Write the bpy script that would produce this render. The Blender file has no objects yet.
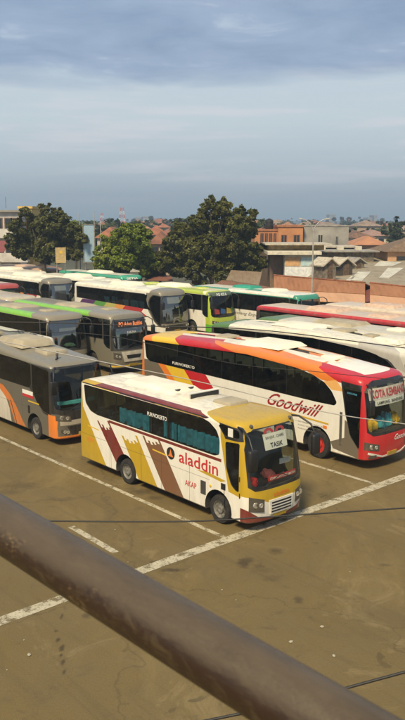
import bpy, bmesh, math, random
import numpy as np
from mathutils import Vector, Matrix
R = math.radians
SC = bpy.context.scene
COL = SC.collection
rnd = random.Random(7)

# ------------------------------------------------------------------ camera frame (real metres, ground z = 0)
F = 785.; PITCH = math.atan(141/F); CAMZ = 8.6; CX, CY = 202.5, 360.
cp, sp = math.cos(PITCH), math.sin(PITCH)
FW = Vector((0, cp, -sp)); UP = Vector((0, sp, cp)); RT = Vector((1, 0, 0))
TH = R(-49.1)                                   # the way every bus points
U = Vector((math.cos(TH), math.sin(TH), 0)); V = Vector((-U.y, U.x, 0))
def ray(x, y): return FW + RT*((x-CX)/F) + UP*((CY-y)/F)
O3 = Vector((0, 0, CAMZ))
def atY(x, y, Y): r = ray(x, y); return O3 + r*(Y/r.y)
def atV(x, y, v): r = ray(x, y); return O3 + r*((v-O3.dot(V))/r.dot(V))
def atZ(x, y, z): r = ray(x, y); return O3 + r*((z-CAMZ)/r.z)
def uv(u, v, z=0): p = U*u + V*v; p.z = z; return p

# ------------------------------------------------------------------ materials
def nt(m):
    m.use_nodes = True; t = m.node_tree; t.nodes.clear(); return t
def link(t, a, b): t.links.new(a, b)
def math_(t, op, a, b=None, c=None):
    n = t.nodes.new('ShaderNodeMath'); n.operation = op
    for i, q in enumerate((a, b, c)):
        if q is None: continue
        if isinstance(q, (int, float)): n.inputs[i].default_value = q
        else: link(t, q, n.inputs[i])
    return n.outputs[0]
def mix_(t, f, a, b, mode='MIX'):
    n = t.nodes.new('ShaderNodeMix'); n.data_type = 'RGBA'; n.blend_type = mode
    for s, q in ((n.inputs[0], f), (n.inputs[6], a), (n.inputs[7], b)):
        if isinstance(q, (int, float)): s.default_value = q
        elif isinstance(q, (tuple, list)): s.default_value = (*q[:3], 1)
        else: link(t, q, s)
    return n.outputs[2]
def noise_(t, vec, scale, detail=3, rough=.55, dist=0):
    n = t.nodes.new('ShaderNodeTexNoise'); n.inputs['Scale'].default_value = scale
    n.inputs['Detail'].default_value = detail; n.inputs['Roughness'].default_value = rough
    n.inputs['Distortion'].default_value = dist
    if vec is not None: link(t, vec, n.inputs['Vector'])
    return n.outputs[0]
def ramp_(t, f, a, b, lo=0., hi=1.):
    n = t.nodes.new('ShaderNodeMapRange'); link(t, f, n.inputs[0])
    n.inputs[1].default_value = a; n.inputs[2].default_value = b
    n.inputs[3].default_value = lo; n.inputs[4].default_value = hi
    return n.outputs[0]
def scaled(t, vec, s):
    n = t.nodes.new('ShaderNodeVectorMath'); n.operation = 'MULTIPLY'; link(t, vec, n.inputs[0]); n.inputs[1].default_value = s
    return n.outputs[0]
def coord(t, kind='Object'): return t.nodes.new('ShaderNodeTexCoord').outputs[kind]
def finish(t, col, rough=.6, metal=0., spec=.5, bump=None, bumpd=.02, coat=0., trans=None):
    b = t.nodes.new('ShaderNodeBsdfPrincipled'); o = t.nodes.new('ShaderNodeOutputMaterial')
    if isinstance(col, (tuple, list)): b.inputs['Base Color'].default_value = (*col[:3], 1)
    else: link(t, col, b.inputs['Base Color'])
    if isinstance(rough, (int, float)): b.inputs['Roughness'].default_value = rough
    else: link(t, rough, b.inputs['Roughness'])
    b.inputs['Metallic'].default_value = metal
    b.inputs['Specular IOR Level'].default_value = spec
    b.inputs['Coat Weight'].default_value = coat; b.inputs['Coat Roughness'].default_value = .12
    if bump is not None:
        n = t.nodes.new('ShaderNodeBump'); n.inputs['Distance'].default_value = bumpd; n.inputs['Strength'].default_value = .6
        link(t, bump, n.inputs['Height']); link(t, n.outputs[0], b.inputs['Normal'])
    link(t, b.outputs[0], o.inputs[0]); return b
_M = {}
def mat(key, col, rough=.6, metal=0., var=.15, scale=4., spec=.5, bump=0., emis=0.):
    if key in _M: return _M[key]
    m = bpy.data.materials.new(key); t = nt(m); c = coord(t)
    n = noise_(t, c, scale, 4, .6)
    f = ramp_(t, n, .3, .75)
    dark = tuple(q*(1-var*2) for q in col); lite = tuple(min(1, q*(1+var)) for q in col)
    cc = mix_(t, f, dark, lite)
    b = finish(t, cc, rough, metal, spec, n if bump else None, bump or .02)
    if emis: b.inputs['Emission Color'].default_value = (*col, 1); b.inputs['Emission Strength'].default_value = emis
    _M[key] = m; return m

def planes_xz(pts):
    """half planes of a convex polygon in (x,z), any winding"""
    cx = sum(p[0] for p in pts)/len(pts); cz = sum(p[1] for p in pts)/len(pts); out = []
    for i in range(len(pts)):
        x0, z0 = pts[i]; x1, z1 = pts[(i+1) % len(pts)]
        a, c = z1-z0, -(x1-x0); l = math.hypot(a, c)
        if l < 1e-6: continue
        a /= l; c /= l; d = -(a*x0+c*z0)
        if a*cx+c*cz+d < 0: a, c, d = -a, -c, -d
        out.append((a, 0, c, d))
    return out
def planes_yz(pts): return [(0, a, c, d) for a, _, c, d in planes_xz(pts)]
def planes_xy(pts): return [(a, c, 0, d) for a, _, c, d in planes_xz(pts)]
def paint(key, base, layers, rough=.38, dirt=.35, roofz=None, seams=(), jag=0.):
    """layers: (colour, [planes...]); seams: x of panel joints"""
    m = bpy.data.materials.new(key); t = nt(m); c = coord(t)
    vec = c
    if jag:
        n = t.nodes.new('ShaderNodeTexNoise'); n.inputs['Scale'].default_value = 9; link(t, c, n.inputs['Vector'])
        s = t.nodes.new('ShaderNodeVectorMath'); s.operation = 'MULTIPLY_ADD'; link(t, n.outputs['Color'], s.inputs[0])
        s.inputs[1].default_value = (jag, 0, jag); link(t, c, s.inputs[2]); vec = s.outputs[0]
    col = None
    for colr, pl in layers:
        f = None
        for a, b, cc, d in pl:
            n = t.nodes.new('ShaderNodeVectorMath'); n.operation = 'DOT_PRODUCT'; link(t, vec, n.inputs[0]); n.inputs[1].default_value = (a, b, cc)
            g = math_(t, 'GREATER_THAN', n.outputs['Value'], -d)
            f = g if f is None else math_(t, 'MULTIPLY', f, g)
        col = mix_(t, f, col if col is not None else base, colr)
    if col is None: col = mix_(t, 0., base, base)
    sep = t.nodes.new('ShaderNodeSeparateXYZ'); link(t, c, sep.inputs[0])
    X, Y, Z = sep.outputs
    # grime: road dirt gathers low, streaks run down, roof weathers in blotches
    n1 = noise_(t, scaled(t, c, (2.2, 2.2, .5)), 2.5, 5, .65)
    low = ramp_(t, Z, .25, 1.3, .9, .0)
    g1 = math_(t, 'MULTIPLY', ramp_(t, n1, .35, .8), dirt*.7)
    g2 = math_(t, 'MULTIPLY', low, ramp_(t, n1, .2, .8))
    col = mix_(t, math_(t, 'MINIMUM', math_(t, 'ADD', g1, math_(t, 'MULTIPLY', g2, dirt)), .8), col, (.17, .135, .085))
    if roofz is not None:
        n2 = noise_(t, scaled(t, c, (.8, 2.2, 1)), 2.2, 6, .7)
        rf = math_(t, 'MULTIPLY', ramp_(t, Z, roofz-.1, roofz), ramp_(t, n2, .45, .8, 0, .65))
        col = mix_(t, rf, col, (.26, .21, .13))
    for s in seams:
        f = math_(t, 'LESS_THAN', math_(t, 'ABSOLUTE', math_(t, 'SUBTRACT', X, s)), .011)
        f = math_(t, 'MULTIPLY', f, math_(t, 'LESS_THAN', Z, 1.5))
        f = math_(t, 'MULTIPLY', f, .55)
        col = mix_(t, f, col, (.04, .035, .03))
    if seams:
        f = math_(t, 'MULTIPLY', math_(t, 'LESS_THAN', math_(t, 'ABSOLUTE', math_(t, 'SUBTRACT', Z, 1.22)), .009), math_(t, 'LESS_THAN', X, max(seams)+.9))
        col = mix_(t, math_(t, 'MULTIPLY', f, .5), col, (.05, .04, .03))
    finish(t, col, ramp_(t, n1, .3, .8, rough-.08, rough+.2), coat=.3, bump=noise_(t, c, 1.6, 2), bumpd=.012)
    return m
def glass(key, tint, refl=.09, rough=.03):
    if key in _M: return _M[key]
    m = bpy.data.materials.new(key); t = nt(m); c = coord(t)
    tr = t.nodes.new('ShaderNodeBsdfTransparent'); tr.inputs[0].default_value = (*tint, 1)
    gl = t.nodes.new('ShaderNodeBsdfGlossy'); gl.inputs['Roughness'].default_value = rough
    gl.inputs['Color'].default_value = (.78, .76, .68, 1)
    n = noise_(t, c, 1.3, 2)
    bp = t.nodes.new('ShaderNodeBump'); bp.inputs['Distance'].default_value = .012; bp.inputs['Strength'].default_value = .35
    link(t, n, bp.inputs['Height']); link(t, bp.outputs[0], gl.inputs['Normal'])
    fr = t.nodes.new('ShaderNodeLayerWeight'); fr.inputs[0].default_value = .5
    f = math_(t, 'ADD', math_(t, 'MULTIPLY', math_(t, 'POWER', fr.outputs['Facing'], 4.), .7), refl)
    # thin film of dust
    df = t.nodes.new('ShaderNodeBsdfDiffuse'); df.inputs[0].default_value = (.3, .26, .19, 1)
    m1 = t.nodes.new('ShaderNodeMixShader'); link(t, f, m1.inputs[0]); link(t, tr.outputs[0], m1.inputs[1]); link(t, gl.outputs[0], m1.inputs[2])
    m2 = t.nodes.new('ShaderNodeMixShader'); link(t, ramp_(t, noise_(t, c, 2.4, 5, .7), .4, .8, .0, .035), m2.inputs[0])
    link(t, m1.outputs[0], m2.inputs[1]); link(t, df.outputs[0], m2.inputs[2])
    o = t.nodes.new('ShaderNodeOutputMaterial'); link(t, m2.outputs[0], o.inputs[0])
    _M[key] = m; return m

GL_SIDE = glass('side_glass', (.46, .49, .47), .03)
GL_HERO = glass('hero_side_glass', (.66, .7, .7), .022)
GL_CLEAR = glass('windscreen_glass', (.85, .87, .82), .05)
GL_MID = glass('mid_glass', (.5, .52, .48), .26)
RUBBER = mat('rubber', (.016, .015, .014), .8, var=.25)
BLACK = mat('black_plastic', (.018, .017, .016), .45)
TYRE = mat('tyre', (.028, .025, .022), .9, var=.3, scale=12)
STEEL = mat('steel', (.3, .28, .24), .5, .4, var=.3, scale=7)
CHROME = mat('chrome', (.6, .58, .54), .22, .9, var=.08)
SEATM = mat('seat_cloth', (.05, .055, .07), .9)
TEAL = mat('teal_curtain', (.06, .42, .56), .85, var=.25, scale=5)
BLUEC = mat('blue_curtain', (.25, .5, .75), .85, var=.25)
LAMP = mat('lamp_glass', (.16, .145, .12), .12, .5, var=.1, scale=3)
BULB = mat('lamp_reflector', (.75, .72, .64), .15, .7, var=.05)
PLATE = mat('plate_yellow', (.5, .33, .03), .6)
LINING = mat('interior_lining', (.045, .042, .038), .8)
WHITEP = mat('white_paint', (.72, .69, .6), .5, var=.08)
FLOORM = mat('bus_floor', (.06, .055, .05), .8)

# ------------------------------------------------------------------ mesh helpers
class MB:
    def __init__(s): s.v = []; s.f = []
    def add(s, vs, fs):
        o = len(s.v); s.v += [tuple(q) for q in vs]; s.f += [tuple(i+o for i in f) for f in fs]; return s
    def box(s, a, b):
        x0, y0, z0 = a; x1, y1, z1 = b
        return s.add([(x0,y0,z0),(x1,y0,z0),(x1,y1,z0),(x0,y1,z0),(x0,y0,z1),(x1,y0,z1),(x1,y1,z1),(x0,y1,z1)],
                     [(0,3,2,1),(4,5,6,7),(0,1,5,4),(1,2,6,5),(2,3,7,6),(3,0,4,7)])
    def prism(s, pts, ax, a, b):
        """pts 2-D polygon; ax the extrusion axis from a to b"""
        n = len(pts)
        def P(p, h):
            return {'y': (p[0], h, p[1]), 'x': (h, p[0], p[1]), 'z': (p[0], p[1], h)}[ax]
        vs = [P(p, a) for p in pts] + [P(p, b) for p in pts]
        fs = [tuple(range(n))[::-1], tuple(range(n, 2*n))] + [(i, (i+1) % n, n+(i+1) % n, n+i) for i in range(n)]
        return s.add(vs, fs)
    def tube(s, pts, r, n=8, r2=None, cap=True):
        pts = [Vector(p) for p in pts]; k = len(pts); vs = []; fs = []
        for i, p in enumerate(pts):
            d = (pts[min(i+1, k-1)]-pts[max(i-1, 0)]).normalized()
            a = d.cross(Vector((0, 0, 1)));
            if a.length < .05: a = d.cross(Vector((1, 0, 0)))
            a.normalize(); b = d.cross(a)
            rr = r if r2 is None else r+(r2-r)*i/(k-1)
            for j in range(n):
                t = 2*math.pi*j/n; vs.append(p+(a*math.cos(t)+b*math.sin(t))*rr)
        for i in range(k-1):
            for j in range(n):
                fs.append((i*n+j, i*n+(j+1) % n, (i+1)*n+(j+1) % n, (i+1)*n+j))
        if cap: fs += [tuple(range(n))[::-1], tuple(range((k-1)*n, k*n))]
        return s.add(vs, fs)
    def lathe(s, prof, n=28, ax='y', c=(0, 0, 0), cap=True):
        """prof (h, r) along axis"""
        vs = []; fs = []
        for h, r in prof:
            for j in range(n):
                t = 2*math.pi*j/n; a, b = r*math.cos(t), r*math.sin(t)
                q = {'y': (a, h, b), 'z': (a, b, h), 'x': (h, a, b)}[ax]
                vs.append((q[0]+c[0], q[1]+c[1], q[2]+c[2]))
        for i in range(len(prof)-1):
            for j in range(n): fs.append((i*n+j, i*n+(j+1) % n, (i+1)*n+(j+1) % n, (i+1)*n+j))
        if cap: fs += [tuple(range(n))[::-1], tuple(range((len(prof)-1)*n, len(prof)*n))]
        return s.add(vs, fs)
    def mesh(s, name, smooth=None, bevel=0):
        m = bpy.data.meshes.new(name); m.from_pydata(s.v, [], s.f)
        bm = bmesh.new(); bm.from_mesh(m)
        bmesh.ops.recalc_face_normals(bm, faces=bm.faces)
        if bevel:
            es = [e for e in bm.edges if len(e.link_faces) == 2 and e.calc_face_angle(0) > .6]
            bmesh.ops.bevel(bm, geom=es, offset=bevel, segments=2, affect='EDGES', profile=.5)
        bm.to_mesh(m); bm.free()
        if smooth: smooth_(m, smooth)
        return m
    def obj(s, name, material, parent=None, smooth=None, bevel=0, loc=None):
        return mk(name, s.mesh(name, smooth, bevel), material, parent, loc)
def smooth_(m, ang=35):
    m.polygons.foreach_set('use_smooth', [True]*len(m.polygons)); m.set_sharp_from_angle(angle=R(ang)); m.update()
def mk(name, me, material, parent=None, loc=None):
    o = bpy.data.objects.new(name, me)
    COL.objects.link(o)
    if material is not None:
        if not me.materials: me.materials.append(material)
        o.material_slots[0].link = 'OBJECT'; o.material_slots[0].material = material
    if parent is not None: o.parent = parent
    if loc is not None: o.location = loc
    return o
def tag(o, label=None, cat=None, group=None, kind=None):
    if label: o['label'] = label
    if cat: o['category'] = cat
    if group: o['group'] = group
    if kind: o['kind'] = kind
    return o
def thing(name, label, cat, loc=(0, 0, 0), rz=0, group=None):
    o = bpy.data.objects.new(name, None); COL.objects.link(o); o.location = loc; o.rotation_euler = (0, 0, rz)
    return tag(o, label, cat, group)
def kids(o): return [c for c in bpy.data.objects if c.parent == o]
def copy_tree(o, parent=None):
    ch = kids(o); c = o.copy(); COL.objects.link(c); c.parent = parent
    for k in ch: copy_tree(k, c)
    return c
def text_mesh(txt, size=1., shear=0., bold=0., depth=0.):
    cu = bpy.data.curves.new('t', 'FONT'); cu.body = txt; cu.size = size; cu.shear = shear; cu.offset = bold; cu.extrude = depth
    cu.resolution_u = 3
    o = bpy.data.objects.new('t', cu); COL.objects.link(o)
    bpy.context.view_layer.update()
    me = bpy.data.meshes.new_from_object(o.evaluated_get(bpy.context.evaluated_depsgraph_get()))
    bpy.data.objects.remove(o); bpy.data.curves.remove(cu); return me
def put_text(name, txt, fn, material, parent, width=None, height=None, shear=0., bold=0., slope=0.):
    """fn maps (s along, t up) -> xyz. width/height the box the words fill"""
    me = text_mesh(txt, 1., shear, bold)
    vs = [v.co.copy() for v in me.vertices]
    x0 = min(v.x for v in vs); x1 = max(v.x for v in vs); y0 = min(v.y for v in vs); y1 = max(v.y for v in vs)
    sx = width/(x1-x0) if width else None; sy = height/(y1-y0) if height else None
    sx = sx or sy; sy = sy or sx
    for v in me.vertices:
        s = (v.co.x-x0)*sx; tt = (v.co.y-y0)*sy + slope*s
        v.co = fn(s, tt)
    me.update(); me.name = name
    return mk(name, me, material, parent)
def lerp_tab(tab, x):
    if x <= tab[0][0]: return tab[0][1]
    for (a, p), (b, q) in zip(tab, tab[1:]):
        if x <= b: return p+(q-p)*(x-a)/(b-a)
    return tab[-1][1]
def clipx(poly, x0, x1):
    def cl(ps, keep, xc):
        out = []
        for i in range(len(ps)):
            a, b = ps[i], ps[(i+1) % len(ps)]
            ia, ib = keep(a[0]), keep(b[0])
            if ia: out.append(a)
            if ia != ib:
                t = (xc-a[0])/(b[0]-a[0]); out.append((xc, a[1]+(b[1]-a[1])*t))
        return out
    p = cl(poly, lambda q: q >= x0, x0)
    return cl(p, lambda q: q <= x1, x1) if p else p
def rounded(poly, r=.08, k=4):
    out = []; n = len(poly)
    for i in range(n):
        p = Vector(poly[i]); a = Vector(poly[i-1]); b = Vector(poly[(i+1) % n])
        da = (a-p); db = (b-p); ra = min(r, da.length*.45, db.length*.45)
        s = p+da.normalized()*ra; e = p+db.normalized()*ra
        for j in range(k+1):
            t = j/k; q = s*(1-t)**2 + p*2*t*(1-t) + e*t*t; out.append((q.x, q.y))
    return out

# ------------------------------------------------------------------ bus builder
class Geo:
    def __init__(g, **k):
        g.L = 12.; g.W = 2.45; g.H = 3.45; g.z0 = .32; g.D = .5; g.Dr = .18; g.p = 2.8; g.floor = 1.25
        g.front = None; g.roof = [(0, 0), (12, 0)]; g.bands = []; g.div = []; g.doors = []; g.ws = (1.35, 2.95); g.wsy = .13
        g.wheels = (3., 9.5); g.r = .48; g.roofR = .26; g.seats = True; g.x0 = 0.; g.rear = [(0, .04), (1, 0), (3.2, .12), (4, .3)]
        g.rearwin = None; g.crown = .07
        for a, b in k.items(): setattr(g, a, b)
        if g.front is None: g.front = [(.3, .1), (.6, .02), (1.2, 0), (1.5, .03), (2.4, .16), (3., .34), (3.6, .62)]
        g.w = g.W/2
    def xf(g, z): return g.L - lerp_tab(g.front, z)
    def xr(g, z): return g.x0 + lerp_tab(g.rear, z)
    def sx(g, y, z, ins=0.):
        w = g.w-ins; s = min(abs(y)/w, 1.)
        return g.xf(z)-ins-g.D + g.D*(1-s**g.p)**(1/g.p)
    def dz(g, x, z):
        k = min(max((z-1.9)/(g.H-1.9), 0), 1.1); k = k*k*(3-2*min(k, 1)) if k < 1 else 1
        return z + lerp_tab(g.roof, x)*k
    def ring(g, z, ins, NF=18):
        w = g.w-ins; out = []
        for i in range(NF+1):                    # front, -y to +y
            th = -math.pi/2+math.pi*i/NF; s = math.sin(th); c = max(math.cos(th), 0)
            y = w*math.copysign(abs(s)**(2/g.p), s); x = g.xf(z)-ins-g.D+g.D*c**(2/g.p)
            out.append((x, y, z))
        ns = 14; xa = g.xf(g.z0)-g.D-.3; 
        xs0 = out[-1][0]; xe = g.xr(z)+ins+g.Dr
        side = [xs0+(xe-xs0)*i/ns for i in range(1, ns)]
        out += [(x, w, z) for x in side]
        for i in range(11):
            th = math.pi/2-math.pi*i/10; s = math.sin(th); c = max(math.cos(th), 0)
            out.append((xe-g.Dr*c**(2/4.), w*math.copysign(abs(s)**(2/4.), s), z))
        out += [(x, -w, z) for x in reversed(side)]
        return out
    def shell(g, inner=None):
        m = MB(); t = .05 if inner else 0.
        zb = inner if inner else g.z0
        lv = []
        if not inner: lv += [(zb, .05), (zb+.05, 0)]
        else: lv += [(zb, t)]
        for z in (.75, 1.15, 1.5, 1.95, 2.3, 2.6, 2.85, 3.05):
            if lv[-1][0]+.12 < z < g.H-g.roofR-.08: lv.append((z, t))
        Rr = g.roofR; top = g.H-t
        for a in (0, 22, 45, 66, 82): lv.append((top-Rr+Rr*math.sin(R(a)), t+Rr*(1-math.cos(R(a)))))
        lv += [(top+g.crown*.35, t+Rr+.15), (top+g.crown*.8, t+Rr+.45), (top+g.crown, t+Rr+.75)]
        N = None
        for z, ins in lv:
            r = g.ring(z, ins); N = len(r); m.v += [(x, y, g.dz(x, zz)) for x, y, zz in r]
        for i in range(len(lv)-1):
            for j in range(N): m.f.append((i*N+j, i*N+(j+1) % N, (i+1)*N+(j+1) % N, (i+1)*N+j))
        # caps as strips pairing -y with +y so the crowned roof stays neat
        def cap(base, flip):
            h = 19; fr = list(range(0, h)); rest = list(range(h, N))
            loop = fr+rest
            f = [base+i for i in loop]
            m.f.append(tuple(f[::-1] if flip else f))
        cap(0, True); cap((len(lv)-1)*N, False)
        return m
    def wspoly(g, n=9):
        """windscreen outline in (y, z)"""
        ym = g.w-g.wsy; zb, zt = g.ws; out = []
        bot = [(-1, .2), (-.96, .06), (-.85, .0), (-.4, -.04), (0, -.05), (.4, -.04), (.85, 0), (.96, .06), (1, .2)]
        topp = [(1, -.16), (.95, -.04), (.85, 0), (.4, .03), (0, .04), (-.4, .03), (-.85, 0), (-.95, -.04), (-1, -.16)]
        return [(a*ym, zb+b) for a, b in bot] + [(a*ym, zt+b) for a, b in topp]
def band_z(poly, x):
    zs = []
    for i in range(len(poly)):
        a, b = poly[i], poly[(i+1) % len(poly)]
        if (a[0]-x)*(b[0]-x) <= 0 and a[0] != b[0]: zs.append(a[1]+(b[1]-a[1])*(x-a[0])/(b[0]-a[0]))
    return min(zs), max(zs)
def evalmesh(o):
    bpy.context.view_layer.update()
    return bpy.data.meshes.new_from_object(o.evaluated_get(bpy.context.evaluated_depsgraph_get()))
def build_geo(g):
    m0 = bpy.data.materials.new('slot_paint'); m1 = LINING
    def two(me, idx):
        me.materials.append(m0); me.materials.append(m1); me.polygons.foreach_set('material_index', [idx]*len(me.polygons)); me.update(); return me
    body = mk('tmp_body', two(g.shell().mesh('body'), 0), None)
    cuts = []
    inner = mk('tmp', two(g.shell(g.floor).mesh('i'), 1), None); cuts.append(inner)
    a = MB()
    for x in g.wheels:
        for s in (-1, 1):
            y0, y1 = (-g.w-.2, -g.w+.42) if s < 0 else (g.w-.42, g.w+.2)
            a.lathe([(y0, g.r+.15), (y1, g.r+.15)], 28, 'y', (x, 0, g.r+.02))
    cuts.append(mk('tmp', two(a.mesh('a'), 1), None))
    a = MB()
    for b in g.bands+g.doors: a.prism([(x, g.dz(x, z)) for x, z in rounded(b)], 'y', -g.w-.2, g.w+.2)
    cuts.append(mk('tmp', two(a.mesh('a'), 1), None))
    a = MB(); wp = g.wspoly(); xm = g.L-.5
    a.prism([(y, g.dz(xm, z)) for y, z in wp], 'x', g.L-1.15, g.L+.4)
    if g.rearwin: a.prism(rounded(g.rearwin), 'x', g.x0-.3, g.x0+.5)
    cuts.append(mk('tmp', two(a.mesh('a'), 1), None))
    for c in cuts:
        md = body.modifiers.new('b', 'BOOLEAN'); md.operation = 'DIFFERENCE'; md.object = c; md.solver = 'EXACT'
    me = evalmesh(body); me.name = 'body'; smooth_(me, 32)
    for c in cuts: bpy.data.objects.remove(c)
    bpy.data.objects.remove(body)
    g.me_body = me
    # ---- panes
    g.me_panes = []; g.me_pillars = []
    for b in g.bands:
        bb = rounded(b); xs = [q[0] for q in b]; lo, hi = min(xs), max(xs)
        ds = [lo-.01]+[d for d in g.div if lo+.2 < d < hi-.2]+[hi+.01]
        for s in (-1, 1):
            y = s*(g.w-.022)
            for x0, x1 in zip(ds, ds[1:]):
                c = clipx(bb, x0+.012, x1-.012)
                if len(c) < 3: continue
                g.me_panes.append(MB().prism([(x, g.dz(x, z)) for x, z in c], 'y', y-.003, y+.003).mesh('window'))
            for d in ds[1:-1]:
                z0, z1 = band_z(b, d)
                g.me_pillars.append(MB().box((d-.035, min(s*(g.w-.045), s*(g.w-.03)), g.dz(d, z0)-.02), (d+.035, max(s*(g.w-.045), s*(g.w-.03)), g.dz(d, z1)+.02)).mesh('window_pillar'))
    g.me_door = []
    for b in g.doors:
        for s in (-1, 1):
            y = s*(g.w-.02)
            g.me_door.append(MB().prism([(x, g.dz(x, z)) for x, z in rounded(b)], 'y', y-.003, y+.003).mesh('door_window'))
    # windscreen sheet following the curved front
    m = MB(); ym = g.w-g.wsy; top = {}; ny, nz = 24, 8
    wp = g.wspoly()
    def lim(y):
        zs = []
        for i in range(len(wp)):
            a_, b_ = wp[i], wp[(i+1) % len(wp)]
            if (a_[0]-y)*(b_[0]-y) <= 0 and abs(a_[0]-b_[0]) > 1e-6: zs.append(a_[1]+(b_[1]-a_[1])*(y-a_[0])/(b_[0]-a_[0]))
        return min(zs)-.01, max(zs)+.01
    for i in range(ny+1):
        y = -ym+2*ym*i/ny; yy = max(min(y, ym*.999), -ym*.999); z0, z1 = lim(yy)
        for j in range(nz+1):
            z = z0+(z1-z0)*j/nz; x = g.sx(y*1.004, z)-.02; m.v.append((x, y*1.004, g.dz(x, z)))
    for i in range(ny):
        for j in range(nz):
            a_ = i*(nz+1)+j; m.f.append((a_, a_+nz+1, a_+nz+2, a_+1))
    g.me_ws = m.mesh('windscreen'); smooth_(g.me_ws, 60)
    if g.rearwin:
        g.me_rw = MB().prism(rounded(g.rearwin), 'x', g.x0+.06, g.x0+.066).mesh('rear_window')
    # wheel
    r = g.r
    g.me_tyre = MB().lathe([(-.13, r*.62), (-.14, r*.8), (-.12, r*.95), (-.07, r), (.07, r), (.12, r*.95), (.14, r*.8), (.13, r*.62)], 32, cap=False).mesh('tyre', 40)
    rm = MB().lathe([(-.115, r*.63), (-.12, r*.58), (-.07, r*.54), (-.05, r*.3), (-.11, r*.27), (-.12, r*.16), (-.1, .02), (-.1, .001)], 28, cap=False)
    for k in range(8):
        t = 2*math.pi*k/8; rm.lathe([(-.085, .018), (-.05, .018)], 6, 'y', (r*.42*math.cos(t), 0, r*.42*math.sin(t)))
    g.me_rim = rm.mesh('rim', 30)
    # seat
    s = MB().box((-.22, -.23, .25), (.25, .23, .4)).box((-.3, -.22, .35), (-.18, .22, 1.02)).box((-.28, -.14, 1.0), (-.2, .14, 1.16)).box((-.1, -.2, 0), (.1, .2, .26))
    g.me_seat = s.mesh('seat', 40, .03)
    g.me_steer = None
    st = MB(); pts = [(math.cos(2*math.pi*k/20)*.22, math.sin(2*math.pi*k/20)*.22, 0) for k in range(21)]
    st.tube(pts, .016, 6); st.tube([(-.21, 0, 0), (0, 0, -.05), (.21, 0, 0)], .014, 5); st.tube([(0, 0, -.05), (0, 0, -.45)], .035, 6)
    g.me_steer = st.mesh('steering_wheel', 40)
    # dashboard
    d = MB(); zt = g.ws[0]-.1; xs = []; yy = g.w-.16
    front = [(g.sx(yy*math.sin(a), zt, .08), yy*math.sin(a)) for a in [-math.pi/2+math.pi*i/14 for i in range(15)]]
    poly = front+[(g.L-g.D-.42, yy), (g.L-g.D-.42, -yy)]
    d.prism(poly, 'z', g.floor-.01, zt)
    g.me_dash = d.mesh('dashboard')
    g.built = True
    return g
def side_fn(g, x, z, off=.006, slope=0.):
    return lambda s, t: (x+s, -g.w-off, g.dz(x+s, z+t+slope*s))
def front_fn(g, y, z, off=.01):
    def f(s, t):
        yy = y+s; zz = z+t; x = g.sx(yy, zz)+off; return (x, yy, g.dz(x, zz))
    return f
def front_patch(g, poly, material, name, parent, off=.012, depth=0., n=6):
    """a sheet in (y,z) that follows the nose, given as quad [bl, br, tr, tl]"""
    m = MB(); bl, br, tr, tl = [Vector(p) for p in poly]
    for i in range(n+1):
        for j in range(n+1):
            a, b = i/n, j/n; p = (bl*(1-a)+br*a)*(1-b)+(tl*(1-a)+tr*a)*b
            x = g.sx(p.x, p.y)+off; m.v.append((x, p.x, g.dz(x, p.y)))
    k = len(m.v)
    for i in range(n+1):
        for j in range(n+1):
            a = m.v[i*(n+1)+j]; m.v.append((a[0]-.05-off, a[1], a[2]))
    for i in range(n):
        for j in range(n):
            q = i*(n+1)+j; m.f.append((q, q+n+1, q+n+2, q+1)); m.f.append((k+q+1, k+q+n+2, k+q+n+1, k+q))
    def edge(a, b): m.f.append((a, b, b+k, a+k))
    for i in range(n): edge(i*(n+1), (i+1)*(n+1)); edge((i+1)*(n+1)+n, i*(n+1)+n); edge(i+1, i); edge(n*(n+1)+i, n*(n+1)+i+1)
    return m.obj(name, material, parent, smooth=40)
def roof_box(g, x, y, lx, ly, h, material, parent, name='roof_unit', z=None, taper=.12):
    zb = g.dz(x, (g.H+g.crown if z is None else z))-.05
    m = MB(); a = taper*min(lx, ly)
    m.add([(x-lx/2, y-ly/2, zb), (x+lx/2, y-ly/2, zb), (x+lx/2, y+ly/2, zb), (x-lx/2, y+ly/2, zb),
           (x-lx/2+a, y-ly/2+a, zb+h+.05), (x+lx/2-a, y-ly/2+a, zb+h+.05), (x+lx/2-a, y+ly/2-a, zb+h+.05), (x-lx/2+a, y+ly/2-a, zb+h+.05)],
          [(0,3,2,1),(4,5,6,7),(0,1,5,4),(1,2,6,5),(2,3,7,6),(3,0,4,7)])
    return m.obj(name, material, parent, smooth=40, bevel=.025)

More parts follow.
